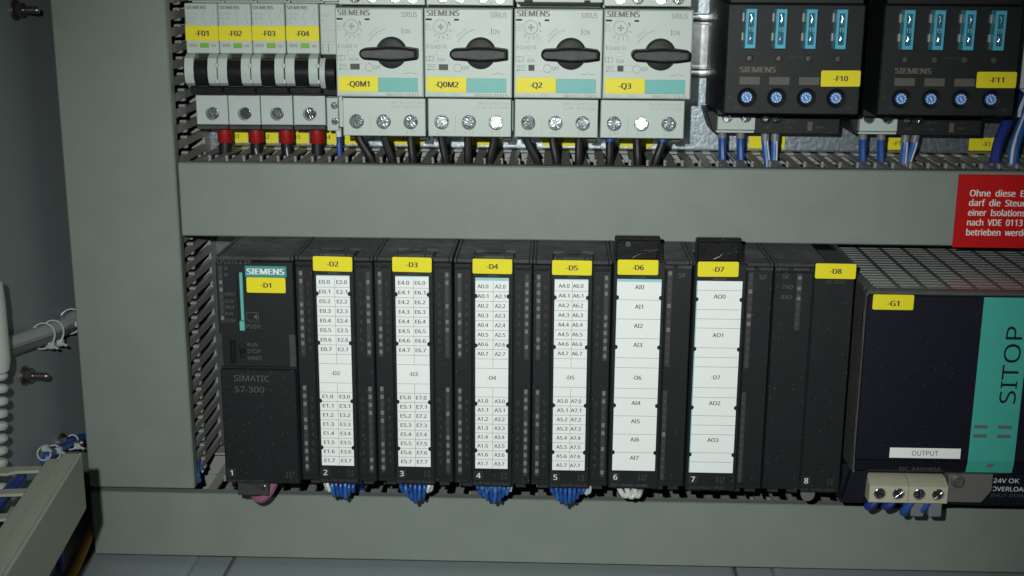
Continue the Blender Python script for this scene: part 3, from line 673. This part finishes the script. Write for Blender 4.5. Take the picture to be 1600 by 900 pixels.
def paper_strip(r, x0, x1, kind, prefix, mid, y):
    o = G().box(x0, x1, y - .22, y, 10.2, 112.4, .03).done('label_strip', 'paper', r)
    yy = y - .27
    lines = G(); items = []
    def hl(z): lines.box(x0 + .1, x1 - .1, yy, yy + .03, z - .09, z + .09, 0)
    def vl(x, a, b): lines.box(x - .08, x + .08, yy, yy + .03, b, a, 0)
    if kind == 'digital':
        off, (pa, pb) = prefix[2], prefix[:2]
        top = 111.8 - off; p = 5.05; xm = x0 + prefix[3]
        for k in range(8):
            za = top - p * k; zb = top - p * (k + 1); hl(zb)
            items += [('%s%d.%d' % (prefix[4], pa, k), prefix[5] + x0, zb + 1.75, 1.95, 5.4, 'l', .018), ('%s%d.%d' % (prefix[4], pb, k), xm + prefix[6], zb + 1.75, 1.95, 5.2, 'l', .018)]
        vl(xm, top, top - p * 8 - 5.0); zq = top - p * 8 - 5.0; hl(zq); zq2 = zq - 10.3; hl(zq2)
        items.append((mid, (x0 + x1) / 2, (zq + zq2) / 2 - .9, 2.0, 4.4, 'c', .018))
        hl(zq2 - 5.1); t2 = zq2 - 5.1; p2 = (t2 - 10.3) / 8
        for k in range(8):
            zb = t2 - p2 * (k + 1)
            if k < 7: hl(zb)
            items += [('%s%d.%d' % (prefix[4], pa + 1, k), prefix[5] + x0, zb + 1.75, 1.95, 5.4, 'l', .018), ('%s%d.%d' % (prefix[4], pb + 1, k), xm + prefix[6], zb + 1.75, 1.95, 5.2, 'l', .018)]
        vl(xm, zq2, 10.3)
        if off > .8: G().box(x0 + .05, x1 - .05, y - .26, y - .225, 112.4 - off, 112.38, 0).done('strip_edge', 'cyan_edge', o)
        else: G().box(x0 + .05, x1 - .05, y - .26, y - .225, 111.95, 112.38, 0).done('strip_edge', 'cyan_edge', o)
    elif kind == 'input':
        G().box(x0 + .05, x1 - .05, y - .26, y - .225, 111.0, 112.38, 0).done('strip_edge', 'cyan_edge', o)
        for z in (101.7, 91.7, 81.6, 71.3, 66.1, 55, 49.9, 40.2, 30.2, 20.2): hl(z)
        for s_, z in (('AI0', 107.3), ('AI1', 97.2), ('AI2', 87.2), ('AI3', 77.2), ('AI4', 46.2), ('AI5', 36.3), ('AI6', 26.3), ('AI7', 16.2)): items.append((s_, x0 + 11.2, z, 2.1, None, 'c', .018))
        items.append((mid, x0 + 11.3, 59.8, 2.1, 4.4, 'c', .018))
    else:
        for z in (107.6, 97.7, 92.8, 88, 77.7, 72.6, 67.6, 56.5, 51.3, 41.4, 36.3, 31.2, 21.2, 16.1): hl(z)
        for s_, z in (('AO0', 103.4), ('AO1', 83.3), ('AO2', 47.2), ('AO3', 27.2)): items.append((s_, x0 + 11.6, z, 2.1, None, 'c', .018))
        items.append((mid, x0 + 11.5, 61, 2.1, 4.4, 'c', .018))
        G().box(x0 + .02, x0 + .5, y - .26, y - .225, 10.3, 112.3, 0).done('strip_edge', 'cyan_edge', o)
    lines.done('ruling', 'ink_grey', o)
    T(o, items, yy - .02, 'ink')
    for z in (102.9, 77.0, 45.8, 20.2):
        for x in (x0, x1): G().prism(circ(x, z, 1.15, 14), y - .6, y - .02, b=.2).done('strip_clip', 'black_plastic', r)
    return o
def release_tab(r, x0, x1):
    g = G()
    g.prism([(x0, 2.6), (x1, 2.6), (x1, 9), (x1 - 4.5, 12.5), (x1 - 5.5, 20), (x0 + 5.5, 20), (x0 + 4.5, 12.5), (x0, 9)], HT + .9, HT - 2.3, b=.4, axis='z')
    g.box(x0, x0 + 1.1, -.2, 2.5, HT - .2, HT + 1.9, .2); g.box(x1 - 1.1, x1, -.2, 2.5, HT - .2, HT + 1.9, .2); g.box(x0 + 4, x1 - 4, -.2, 2.5, HT - .2, HT + 1.6, .2)
    o = g.done('release_tab', 'black_dusty', r)
    G().box(x0 + 6.5, x1 - 6.5, 10, 14, HT + .95, HT + 1.7, .2).done('tab_ridge', 'black_dusty', o)
def io_module(i, tagname, order, pre, cols):
    x0 = 40. * i
    r = thing('controller_module', 'black controller module with label column %s%d.0 to %s%d.7 and tag %s' % (pre[4], pre[0], pre[4], pre[1] + 1, tagname), 'controller module', (x0, 0, 0), 'controller modules in the lower row')
    module_body(r); top_vents(r, 1.9, 38.1, tab=(10.6, 30.4, 21))
    release_tab(r, 11, 30)
    g = G(); g.box(.5, 9.3, -.9, -.02, 4, HT - 5.2, .35); g.box(.5, 9.3, -1.4, -.02, HT - 4.6, HT - 2.4, .35); g.done('side_panel', 'black_plastic', r)
    g = G(); g.box(30.6, 39.5, -.9, -.02, 4, HT - 5.2, .35); g.box(30.6, 39.5, -1.4, -.02, HT - 4.6, HT - 2.4, .35); g.done('side_panel', 'black_plastic', r)
    d = G().box(9.6, 30.3, -1.75, -.02, .2, HT - .4, .45).done('front_door', 'black_plastic', r)
    G().box(17, 23.5, -2.3, -1.76, 112.9, 114.2, .2).done('door_catch', 'black_dusty', d)
    sticker(r, tagname, 9.8, 29.6, 114.5, 122.1, -1.76, th=.45, h=2.5, tw=5.6, bold=.036)
    paper_strip(r, 11.2, 28.0, 'digital', pre, tagname, -1.77)
    for x in (2.0, 35.9):
        led_strip(r, x, x + 2.4, 69.5, 114.5, 11, -.9, .75); led_strip(r, x, x + 2.4, 6.2, 53.8, 11, -.9, .75)
    its = []
    for k in range(8):
        for zb in (106.5, 45.3):
            its += [(str(k), 6.1, zb - 4.85 * k, 2.0, None), (str(k), 32.4, zb - 4.85 * k, 2.0, None)]
    T(r, its, -.96, 'print_faint', 'channel_numbers')
    slot_tag(r, i + 1, 10.4, 3.7, -1.76); T(r, [(order, 10.2, 1.0, 1.4, 19)], -1.82, 'print_faint', 'order_print'); cross_print(r, 24.2, 4.0, '2', '3', '4', -1.76)
    return r
# prefix tuple: first byte, second byte, top margin, column line offset, letter, first text offset, second text offset
io_module(1, '-D2', '321-1BL00-0AA0', (0, 2, .5, 9.2, 'E', 1.4, 1.0), 0)
io_module(2, '-D3', '321-1BL00-0AA0', (4, 6, .5, 9.0, 'E', 1.5, .8), 0)
io_module(3, '-D4', '322-1BL00-0AA0', (0, 2, 1.5, 9.0, 'A', 1.1, .9), 0)
io_module(4, '-D5', '322-1BL00-0AA0', (4, 6, .5, 8.9, 'A', 2.0, .25), 0)
def analog_module(i, tagname, order, kind):
    x0 = 40. * i
    r = thing('controller_module', 'black analog controller module with raised lock flap, wide label %s and tag %s' % ('AI0 to AI7' if kind == 'input' else 'AO0 to AO3', tagname), 'controller module', (x0, 0, 0), 'controller modules in the lower row')
    module_body(r); top_vents(r, 1.9, 38.1, tab=(.5, 25.4, 30))
    g = G(); g.box(26.8, 39.5, -.9, -.02, 4, HT - 2.4, .35); g.done('side_panel', 'black_plastic', r)
    g = G(); g.box(25.8, 30.5, -2.0, -.92, HT - 4, HT - 2, .3); g.box(32, 39.4, -2.0, -.92, HT - 4, HT - 2, .3); g.done('panel_hinge', 'black_dusty', r)
    d = G().box(.5, 26.4, -1.75, -.02, .2, HT - .4, .45).done('front_door', 'black_plastic', r)
    G().box(9.5, 16.5, -2.3, -1.76, 112.9, 114.0, .2).done('door_catch', 'black_dusty', d)
    # lock flap standing up at the top
    f = G(); f.box(.8, 23.2, 2.4, 3.8, HT - .3, HT + 11.4, .4); f.box(.8, 23.2, -1.0, 2.35, HT + 10.0, HT + 12.2, .5); f.box(.8, 2.0, -.8, 2.35, HT - .3, HT + 9.9, .3); f.box(22.0, 23.2, -.8, 2.35, HT - .3, HT + 9.9, .3)
    f.prism([(23.2, HT + 10), (25.6, HT - .2), (23.2, HT - .2)], 2.4, 5, b=.3)
    f = f.done('lock_flap', 'black_gloss', r)
    G().prism([(10, HT + .6), (15, HT + .2), (22, HT + .2), (22, HT + 4.6), (15, HT + 4.2), (13.5, HT + 2.4)], 1.3, 2.39, b=.3).done('flap_rib', 'black_gloss', f)
    if i == 5: g = G(); g.lathe([(1.35, .6), (1.35, -.25), (.05, -.3)], (7.6, 2.3, HT + 7.4), 'y', 18); g.done('flap_stud', 'led_dark', f)
    sticker(r, tagname, 2.4 if i == 5 else 2.0, 22.6 if i == 5 else 22.2, 114.6, 122.3, -1.76, th=.45, h=2.5, tw=5.6, bold=.036)
    paper_strip(r, 2.4 if i == 5 else 1.9, 24.5, kind, None, tagname, -1.77)
    led_strip(r, 27.4, 30.0, 66.7, 116.8, 12, -.9, .1); led_strip(r, 27.2, 29.6, 4.6, 54, 11, -.9, .06)
    T(r, [('SF', 32.8, 114.0 - .7, 2.1, 3.8)], -.96, 'print_dim', 'status_print')
    slot_tag(r, i + 1, 1.7, 3.9, -1.76); T(r, [(order, 1.9, 1.2, 1.4, 19)], -1.82, 'print_dim' if i == 5 else 'print_faint', 'order_print'); cross_print(r, 15.8, 4.2, '1 8', '9', '10', -1.76)
    return r
analog_module(5, '-D6', '331-7HF01-0AB0', 'input')
analog_module(6, '-D7', '332-5HD01-0AB0', 'output')
# communication module
r = thing('controller_module', 'black plain communication module with TXD and RXD lights and tag -D8', 'controller module', (280, 0, 0), 'controller modules in the lower row')
module_body(r); top_vents(r, 1.9, 27)
G().box(27.4, 38.6, 2.4, 30, HT - 2.3, HT - .2, .4).done('top_plate', 'black_plastic', r)
T(r, [('V1.0.5', 29, HT - 2.1, 1.4, 7)], -.02, 'print_faint', 'version_mark')
G().box(.5, 19.4, -.9, -.02, 4, HT - 4.6, .35).done('side_panel', 'black_plastic', r)
g = G(); g.box(.5, 7.4, -2.0, -.92, HT - 4, HT - 2, .3); g.box(9, 17.5, -2.0, -.92, HT - 4, HT - 2, .3); g.done('panel_hinge', 'black_dusty', r)
G().box(19.8, 39.8, -1.75, -.02, .2, HT - .4, .45).done('front_door', 'black_plastic', r)
led_strip(r, 11.4, 14.2, 87.1, 116.5, 6, -.9, .0)
g = G()
for z in (114.2, 108.8, 103.6): g.box(11.8, 13.8, -1.7, -1.2, z - .7, z + 1.0, .3)
g.done('status_light', 'led_clear', r)
T(r, [('SF', 4.4, 114.1 - .3, 2.0, 3.3), ('TXD', 4.4, 108.9 - .3, 2.0, 5.3), ('RXD', 4.3, 103.6 - .3, 2.0, 5.3)], -.96, 'print_dim', 'status_print')
sticker(r, '-D8', 20.0, 40.0, 114.4, 122.1, -1.76, th=.45, h=2.5, tw=5.6, bold=.036)
T(r, [('RS 232C', 26, 111.9, 1.7, 9.3), ('340-1AH02-0AE0', 20.2, 1.0, 1.4, 17)], -1.82, 'print_faint', 'order_print')
slot_tag(r, 8, 20.1, 4.2, -1.76); cross_print(r, 33, 4.0, '2', '3', '4', -1.76)

# bus plug and purple cable below the CPU
r = thing('bus_plug', 'dark bus plug with screw hanging below the -D1 module', 'plug', (5, 5, -2))
G().prism(rect(0, 16.5, -7.4, .8), -3, 14, b=.6).done('shell', 'black_dusty', r)
G().box(1.5, 15.8, -1, 12, -8.8, -7.5, .4).done('strain_relief', 'black_plastic', r)
screw(r, 14.2, -3.2, -2.6, 1.5)
wire('bus_cable', 'purple bus cable looping out under the -D1 module plug', 'cable', [(24, 26, 2), (22.5, 14, -3), (20.5, 8, -8.5), (16.5, 6.5, -12.2), (12.5, 10, -12), (11.5, 26, -14), (11.5, 46, -20), (12, 70, -40)], 3.0, 'purple')
# wire looms below the I/O modules
for mi, (xa, xb, nm, n, deep) in enumerate(((52.5, 66.5, '-D2', 7, -11.8), (91.5, 106.5, '-D3', 7, -12.2), (132, 148.5, '-D4', 8, -12.4), (171, 188, '-D5', 8, -12.2))):
    for k in range(n):
        t = k / (n - 1); x = xa + (xb - xa) * t; bow = math.sin(math.pi * (.12 + .76 * t)); zb = -5 + (deep + 5) * bow + random.uniform(-1.1, .9)
        cx = (xa + xb) / 2 + 1
        mt = 'wire_white' if (mi == 1 and k == 6) or (mi == 0 and k == 0) else ('wire_light_blue' if k % 3 == 1 else 'wire_blue')
        wd = 'white' if mt == 'wire_white' else 'blue'
        wire('signal_wire', '%s wire looping out under controller module %s' % (wd, nm), 'wire', [(x + (cx - x) * .1, 22 - k % 2, 4), (x, 6 + random.uniform(-1, 1), -2), (x + (cx - x) * .08, 4.5 + random.uniform(-1.6, 1.6), zb * .62), (x + (cx - x) * .2 + random.uniform(-.5, .5), 7 + random.uniform(-1, 1.5), zb), (x + (cx - x) * .3, 20, zb * .9 - 2), (x + (cx - x) * .5, 46, -19), (x + (cx - x) * .5, 70, -40)], 1.02, mt, '%s wires under %s' % (wd, nm))
def clip(x, nm, w_):
    o = G().prism([(x, -1), (x + w_, -1), (x + w_ - 1, -7), (x + w_ * .5, -8.5), (x + 1.5, -6)], 8, 10, b=.3).done('cable_clamp', 'nylon'); tag(o, 'pale plastic clamp holding wires under controller module %s' % nm, 'clamp')
clip(48.5, '-D2', 5); clip(133, '-D4', 18); clip(186, '-D5', 7); clip(104, '-D3', 5)
for k in range(3):
    wire('signal_wire', 'whitish cable bowed out under the -D6 module', 'cable', [(206 + 4 * k, 24, 4), (206.5 + 4 * k, 8, -2), (209.5 + 3.4 * k, 5, -6.6 - .5 * (k == 1)), (214 + 2 * k, 8, -5.5), (216 + 2 * k, 24, -9), (216 + 2 * k, 46, -18), (216, 70, -40)], 1.5, 'hose_white', 'whitish cables under -D6')
o = G().prism([(301, 0)] + [(305 + 3.6 * math.cos(math.radians(a)), -3.4 + 3.6 * math.sin(math.radians(a))) for a in range(190, 351, 20)] + [(309, 0)], 3, 4.2, b=.2).done('hanging_tab', 'clear_grey'); tag(o, 'small rounded translucent tab hanging below the -D8 module', 'tab')

# ------------------------------------------------------------------ power supply
r = thing('power_supply', 'large dark blue power supply with teal SITOP stripe, vented steel top and tag -G1', 'power supply', (324.5, 118, -14))
Y = lambda y: y - 118
Z = lambda z: z + 14
Xo = lambda x: x - 324.5
XR = 445
G().box(0, Xo(XR), Y(8), -.5, Z(-8), Z(105), .4).done('housing', 'black_matte', r)
# steel hood: left flank, front rim, perforated top built from bars
G().box(-.1, 1.1, Y(-8), Y(117), Z(14), Z(108.6), .3).done('side_sheet', 'steel_dark', r)
for za, zb_ in ((85, 101), (28, 46)): G().box(-.5, -.12, Y(-6.5), Y(-4.5), Z(za), Z(zb_), .1).done('side_slot', 'rail_metal', r)
g = G(); g.box(.1, Xo(XR), Y(-9.5), Y(-2.5), Z(108.2), Z(110.4), .8); g.box(-.1, 5.5, Y(-2.45), Y(117), Z(108.7), Z(110.2), .4); g.done('hood_rim', 'steel_dark', r)
for k in range(10): G().box(6 + 12.6 * k - .9 + 12.0, 6 + 12.6 * k + .9 + 12.0, Y(-2.4), Y(117), Z(108.8), Z(110.2), .3).done('vent_rib', 'steel_dark', r)
SL = G().prism([(-2.4, -.9), (-1.6, .45), (1.3, .55), (1.9, -.1), (-1.3, -1.2)], 0, 10.6, axis='x').mesh('vent_slat'); SL.materials.append(MATS['steel_vent'])
for k in range(10):
    for j in range(20): put('vent_slat', SL, None, r, loc=(6.2 + 12.6 * k, Y(1.2) + 5.7 * j, Z(109.4)))
# front panel and chamfered foot
G().box(.3, Xo(XR), Y(-10), Y(7.9), Z(22), Z(108.1), .5).done('front_panel', 'navy', r)
G().prism([(Y(-9.9), Z(21.95)), (Y(7.9), Z(21.95)), (Y(7.9), Z(14)), (Y(-5), Z(14)), (Y(-8.4), Z(16))], .5, Xo(XR), axis='x').done('panel_foot', 'navy', r)
st = G().box(Xo(381.2), Xo(404.4), Y(-10.2), Y(-9.95), Z(22), Z(108), .05).done('colour_stripe', 'teal_psu', r)
G().prism([(Y(-10.15), Z(21.9)), (Y(-9.7), Z(21.9)), (Y(-8.2), Z(16)), (Y(-4.9), Z(14)), (Y(-5.1), Z(13.8)), (Y(-8.6), Z(15.8))], Xo(381.2), Xo(404.4), axis='x').done('colour_stripe', 'teal_psu', r)
T(st, [('SITOP', Xo(401.6), Z(53.4), 8.0, 40, 'l', 0, 90)], Y(-10.27), 'navy')
for x in (382.4, 394.4):
    for z in (40.1, 35.2): G().box(Xo(x), Xo(x + 6.8), Y(-10.6), Y(-10.22), Z(z), Z(z + 1.7), .15).done('light_slot', 'clear_grey', st)
G().prism([(Xo(390.4), Z(19.4)), (Xo(393), Z(19)), (Xo(394.6), Z(20.6)), (Xo(393.4), Z(21.3)), (Xo(391.4), Z(20.9))], Y(-10.3), Y(-10.0)).done('scuff_chip', 'clear_grey', st)
sticker(r, '-G1', Xo(327.3), Xo(347.2), Z(101.0), Z(108.7), Y(-10), th=.4, h=2.6, tw=5.6, bold=.036, cz=Z(103.0))
o = G().box(Xo(341.7), Xo(377.2), Y(-10.3), Y(-9.98), Z(23.5), Z(28.9), .05).done('output_label', 'paper', r)
T(o, [('OUTPUT', Xo(359.4), Z(24.9), 2.6, 13.2, 'c')], Y(-10.37))
T(r, [('DC 24V/40A', Xo(347.4), Z(16.5), 1.7, 21)], Y(-9.45), 'bar_grey', 'rating_print')
# recessed lower part
G().box(-2.6, Xo(XR), Y(3), Y(60), Z(-7.5), Z(13.9), .5).done('terminal_bay', 'navy', r)
G().prism([(Xo(321.8), Z(-4)), (Xo(333), Z(-4)), (Xo(334), Z(13.5)), (Xo(326), Z(13.5)), (Xo(324.8), Z(9))], Y(-2), Y(2.9), b=.5).done('bay_cheek', 'navy', r)
for k in range(2):
    xa = 333.6 + 20 * k
    tb = G(); tb.holed(rect(Xo(xa), Xo(xa + 19.85), Z(-1.8), Z(7.2)), [circ(Xo(xa + 5.4), Z(3.0), 3.2, 22), circ(Xo(xa + 14.9), Z(3.1), 3.2, 22)], Y(-9), Y(2.9), 1.6, .35); tb = tb.done('output_terminal', 'beige', r)
    G().prism([(Y(-8.6), Z(7.22)), (Y(-2.5), Z(9.8)), (Y(2.9), Z(9.8)), (Y(2.9), Z(7.22))], Xo(xa + .1), Xo(xa + 19.7), axis='x').done('terminal_slope', 'beige', tb)
    for x in (5.4, 14.9): screw(tb, Xo(xa + x), Y(-8.2), Z(3.05), 2.9)
G().prism([(Xo(374.2), Z(-2.2)), (Xo(391.8), Z(-2.2)), (Xo(396.6), Z(4.6)), (Xo(396.4), Z(13.4)), (Xo(374.2), Z(13.4))], Y(-6), Y(2.9), b=.5).done('clear_guard', 'clear_grey', r)
g = G(); g.lathe([(3.6, .5), (3.6, -.6), (2.6, -.9), (2.4, 0), (1.2, .1), (1.1, -.7), (.05, -.8)], (Xo(378.6), Y(-6.2), Z(9.6)), 'y', 22); g.done('guard_screw', 'steel_dark', r)
T(r, [('24V OK', Xo(399.9), Z(5.4), 2.4, 13.2), ('OVERLOAD', Xo(399.6), Z(.8), 2.4, 18.5)], Y(2.93), 'print_white', 'status_print')
T(r, [('SHUT DOWN', Xo(399.2), Z(-2.4), 1.7, 20)], Y(2.93), 'bar_grey', 'shutdown_print')
for k, (x, mt, lab) in enumerate(((336.6, 'wire_dark_blue', 'dark blue'), (345.4, 'wire_dark_blue', 'dark blue'), (355.0, 'wire_blue', 'blue'), (363.4, 'wire_blue', 'blue'))):
    dp = (-8, -7.6, -11, -10.6)[k]
    wire('output_wire', '%s wire curling under the beige terminals of the power supply' % lab, 'wire', [(x + 3.5, -3, 0), (x + 1, -4, -4), (x - 1.4, -3, dp * .8), (x + .5, 2, dp), (x + 4, 10, dp * .95), (x + 5, 46, -20), (x + 5, 70, -40)], 2.3, mt, '%s output wires of the power supply' % lab)
for k, x in enumerate((356.6, 365.6)):
    o = G().prism(rr(x, x + 6.6, -10.8, -2, .8), -5.5, 0, b=.5).done('wire_sleeve', 'ferrule_grey'); tag(o, 'square grey sleeve on a wire under the beige terminals', 'sleeve', 'grey sleeves under the power supply')

# ------------------------------------------------------------------ drive housings below the lowest duct
for (xa, xb, lab, side) in ((-99, -33.8, 'blue grey device housing under the bottom duct beside the side wall', (-33.2, -14.2)), (-13.6, 277.6, 'long blue grey device housing under the bottom duct below the controller modules', (278.2, 298.2)), (298.8, 445, 'blue grey device housing under the bottom duct below the power supply', None)):
    r = thing('drive_housing', lab, 'device housing', ((xa + xb) / 2, 40, -150), 'device housings under the bottom duct')
    a, b = xa - (xa + xb) / 2, xb - (xa + xb) / 2
    G().prism(rr(a, b, 0, 79.5, 4.5, 6), -120, 84, b=3).done('cover', 'drive_paint', r)
    if side: G().box(side[0] - (xa + xb) / 2, side[1] - (xa + xb) / 2, -118, 84, 0, 78.4, .6).done('side_rail', 'drive_paint', r)

# ------------------------------------------------------------------ things on the side wall
def wall_bolt(y, z, lab):
    r = thing('wall_bolt', lab, 'bolt', (-104, y, z))
    G().lathe([(5.2, 0), (5.2, 1.2), (3.8, 1.3)], (0, 0, 0), 'x', 22).done('washer', 'bolt_dark', r)
    G().lathe([(3.9, 1.32), (4.1, 1.8), (4.1, 4.2), (3.6, 4.7), (2.0, 4.7)], (0, 0, 0), 'x', 6).done('nut', 'bolt_dark', r)
    g = G(); pr = [(2.05, 4.72)]
    for k in range(8): pr += [(2.05, 5.0 + k * .9), (1.8, 5.4 + k * .9)]
    pr += [(1.5, 12.6), (.05, 12.8)]
    g.lathe(pr, (0, 0, 0), 'x', 16); g.done('stud', 'bolt_dark', r)
wall_bolt(2.5, 55.3, 'dark threaded bolt and nut on the side wall below the pale cable')
wall_bolt(42, 3.0, 'dark threaded bolt on the side wall behind the blue wire')
wall_bolt(31, 240.3, 'dark threaded bolt and nut high on the side wall')
pth = [(-99, -70, 88), (-99, -12, 79), (-98.5, 15, 75), (-98.5, 40, 71.5), (-98, 70, 70), (-97, 110, 66)]
wire('wall_cable', 'pale grey round cable crossing the side wall', 'cable', pth, 3.6, 'wire_grey')
wire('wall_cable', 'thin dark printed cable beside the pale round cable on the side wall', 'cable', [(p[0] + 1, p[1], p[2] - 4.5) for p in pth], 2.2, 'steel_dark')
def tie(y, z, lab, r_=6.2, x=-98.5, tilt=0.3, hd=(2.5, -5)):
    t = thing('cable_tie', lab, 'cable tie', (x, y, z))
    pts = [(r_ * math.cos(a) * 1.05, math.sin(a) * r_ * tilt, r_ * math.sin(a)) for a in [2 * math.pi * k / 14 for k in range(15)]]
    G().tube(pts, .5, 6, 3).done('band', 'nylon', t)
    G().box(hd[0], hd[0] + 3.6, -2.0, 1.8, hd[1] - 1.8, hd[1] + 1.8, .7).done('head', 'nylon', t)
    G().tube([(hd[0] + 2, -1, hd[1]), (hd[0] + 6, -2, hd[1] - 1)], .8, 6, smooth=False).done('tail', 'nylon', t)
tie(17, 72.6, 'translucent cable tie round the pale cable, first one beyond the hose sleeve', tilt=.5)
tie(29, 70.5, 'translucent cable tie round the pale cable, middle one of three on the side wall', tilt=.6)
tie(56, 69.5, 'translucent cable tie round the pale cable, next to the upright duct', tilt=.6, hd=(2.5, -1))
wire('wall_wire', 'thick blue wire tied along the side wall above the open duct', 'wire', [(-96, 118, 4), (-97, 80, -4.5), (-98, 50, 2.2), (-98, 36, 4), (-97, 20, 7), (-96, 6, 10.5), (-98, 4, 6), (-98, 11, 3.5), (-97, 13, -4), (-97, 12, -24), (-98, 12, -60)], 2.2, 'wire_blue')
tie(2, 12.5, 'translucent cable tie at the bend of the blue wire', 3.4, -97, .4, (-1, 3))
tie(14, 8.0, 'translucent cable tie where the blue wire turns down', 3.8, -97, .4, (1, 1.5))
tie(41, 3.6, 'translucent cable tie on the blue wire in front of the wall bolt', 3.4, -97.5, .7, (1.5, -2))
# spiral hose with its sleeve, on the door side
r = thing('spiral_hose', 'white spiral cable hose with smooth sleeve in front of the side wall', 'hose', (-90.5, -62, 0))
sp = []; n = 52
for k in range(n * 14):
    a = 2 * math.pi * k / 14; z = 300 - 6.2 * k / 14; cx = -1.6 if z > 105 else .4 - max(0, 73 - z) * .1
    sp.append((cx + 4.1 * math.cos(a), 4.1 * math.sin(a), z))
G().tube(sp, 2.3, 8, smooth=False).done('spiral_wrap', 'hose_white', r)
G().lathe([(6.5, 122.5), (8.2, 121), (8.6, 112), (8.4, 84), (7.6, 79.5), (6, 78)], (0, 0, 0), 'z', 28).done('sleeve', 'hose_white', r)
# open duct on the cabinet door
r = thing('door_wiring_duct', 'pale grey slotted wiring duct on the open door, reaching over the bottom duct end', 'wiring duct', (-32.4, -110, 32.6)); r.scale = (1, 1, .91); r.rotation_euler = (0, 0, math.radians(-82.7))
# local x runs along the duct towards the viewer, local y to the right of it
g = G(); g.box(0, 170, -1.8, 0, 0, 28.8, .5); g.box(.2, 170, -8, -1.85, 27, 28.7, .3); g.box(.2, 170, -8, -1.85, .1, 1.8, .3); g.done('cover', 'door_duct', r)
g = G(); g.box(2, 170, -52, -50.5, 2, 27, .2); g.box(2, 170, -50.4, -42, 25, 26.5, .2); g.box(2, 170, -50.4, -9, 2, 3.4, .2); g.done('base', 'door_duct', r)
G().box(1.5, 170, -14.5, -8.4, 25.2, 26.8, .3).done('edge_strip', 'door_duct', r)
for k in range(7):
    x = 9 + 24 * k
    G().prism([(x, -41.9), (x, -14.6), (x + 5, -14.6), (x + 5, -24), (x + 7, -27), (x + 7, -31), (x + 5, -33), (x + 5, -41.9)], 25, 26.6, b=.3, axis='z').done('finger', 'door_duct', r)
for k in range(5):
    wire('door_wire', 'dark blue wire bundled inside the open door duct', 'wire', [(-57 - 3 * k, -116, 50 - 3 * k), (-53 - 3 * k, -150, 51 - 3 * k), (-48 - 3 * k, -190, 50 - 3 * k), (-44 - 3 * k, -235, 48 - 2 * k)], 2.2, 'wire_dark_blue', 'dark blue wires in the open door duct')
wire('earth_cable', 'orange yellow cable rising beside the end of the bottom duct', 'cable', [(-101, -30, -90), (-97, 10, -72), (-94, 30, -62), (-93.8, 60, -50), (-94, 100, -40)], 2.6, 'orange')

# devices never sit perfectly square on their rails
rs = random.Random(3)
for o in list(COL.objects):
    if o.parent is None and o.name.split('.')[0] in ('controller_module', 'motor_switch', 'circuit_breaker'):
        o.location.x += rs.uniform(-.12, .12) * K; o.location.z += rs.uniform(-.3, .3) * K; o.rotation_euler.y = math.radians(rs.uniform(-.1, .1))

# ------------------------------------------------------------------ cut the lettering
def build_texts():
    keys = {}
    for _, items, *_ in TEXTS:
        for it in items: keys.setdefault((it[0], 0), None)
    keys[('H', 0)] = None
    tmp = []
    try:                                         # the sans font that ships with Blender; its built-in default otherwise
        font = bpy.data.fonts.load(os.path.join(bpy.utils.system_resource('DATAFILES', path='fonts'), 'NotoSansMath-Regular.woff2'))
    except Exception: font = None
    for (s_, bold) in keys:
        c = bpy.data.curves.new('t', 'FONT'); c.body = s_; c.size = 1; c.font = font or c.font; c.resolution_u = 3; c.fill_mode = 'FRONT'
        o = bpy.data.objects.new('t', c); COL.objects.link(o); tmp.append(((s_, bold), o))
    bpy.context.view_layer.update(); dg = bpy.context.evaluated_depsgraph_get()
    for key, o in tmp:
        me = o.evaluated_get(dg).to_mesh()
        v = np.empty(len(me.vertices) * 3); me.vertices.foreach_get('co', v); v = v.reshape(-1, 3)[:, :2].copy()
        keys[key] = (v, [tuple(p.vertices) for p in me.polygons])
        o.evaluated_get(dg).to_mesh_clear()
    for _, o in tmp:
        c = o.data; bpy.data.objects.remove(o); bpy.data.curves.remove(c)
    cap = keys[('H', 0)][0][:, 1].max()
    for parent, items, y, mat, name in TEXTS:
        V = []; F = []; nb = 0
        for (s_, x, z, h, w_, al, bold, turn) in items:
            v, f = keys[(s_, 0)]
            if not len(v): continue
            sy = h / cap; bw = v[:, 0].max() - v[:, 0].min(); sx = w_ / bw if w_ else sy * 1.0
            u = (v[:, 0] - v[:, 0].min()) * sx; t = v[:, 1] * sy; W_ = bw * sx
            if al == 'c': u = u - W_ / 2
            elif al == 'r': u = u - W_
            a = math.radians(turn); U = x + u * math.cos(a) - t * math.sin(a); Tt = z + u * math.sin(a) + t * math.cos(a)
            st = ((0., 0.),) if not bold else ((-1., 0.), (0., .012), (1., .024))      # bold: struck three times, a hair apart
            for e, dy in st:
                sh = e * bold * sx * .8
                V.append(np.c_[U + sh * math.cos(a), np.full(len(U), y - dy), Tt + sh * math.sin(a)] * K); F += [tuple(i + nb for i in p) for p in f]; nb += len(v)
        me = bpy.data.meshes.new(name); me.from_pydata(np.concatenate(V).tolist(), [], F); me.update()
        me.materials.append(MATS[mat])
        o = bpy.data.objects.new(name, me); COL.objects.link(o); o.parent = parent
        if name in ('channel_numbers', 'fine_print'): o['kind'] = 'stuff'
build_texts()
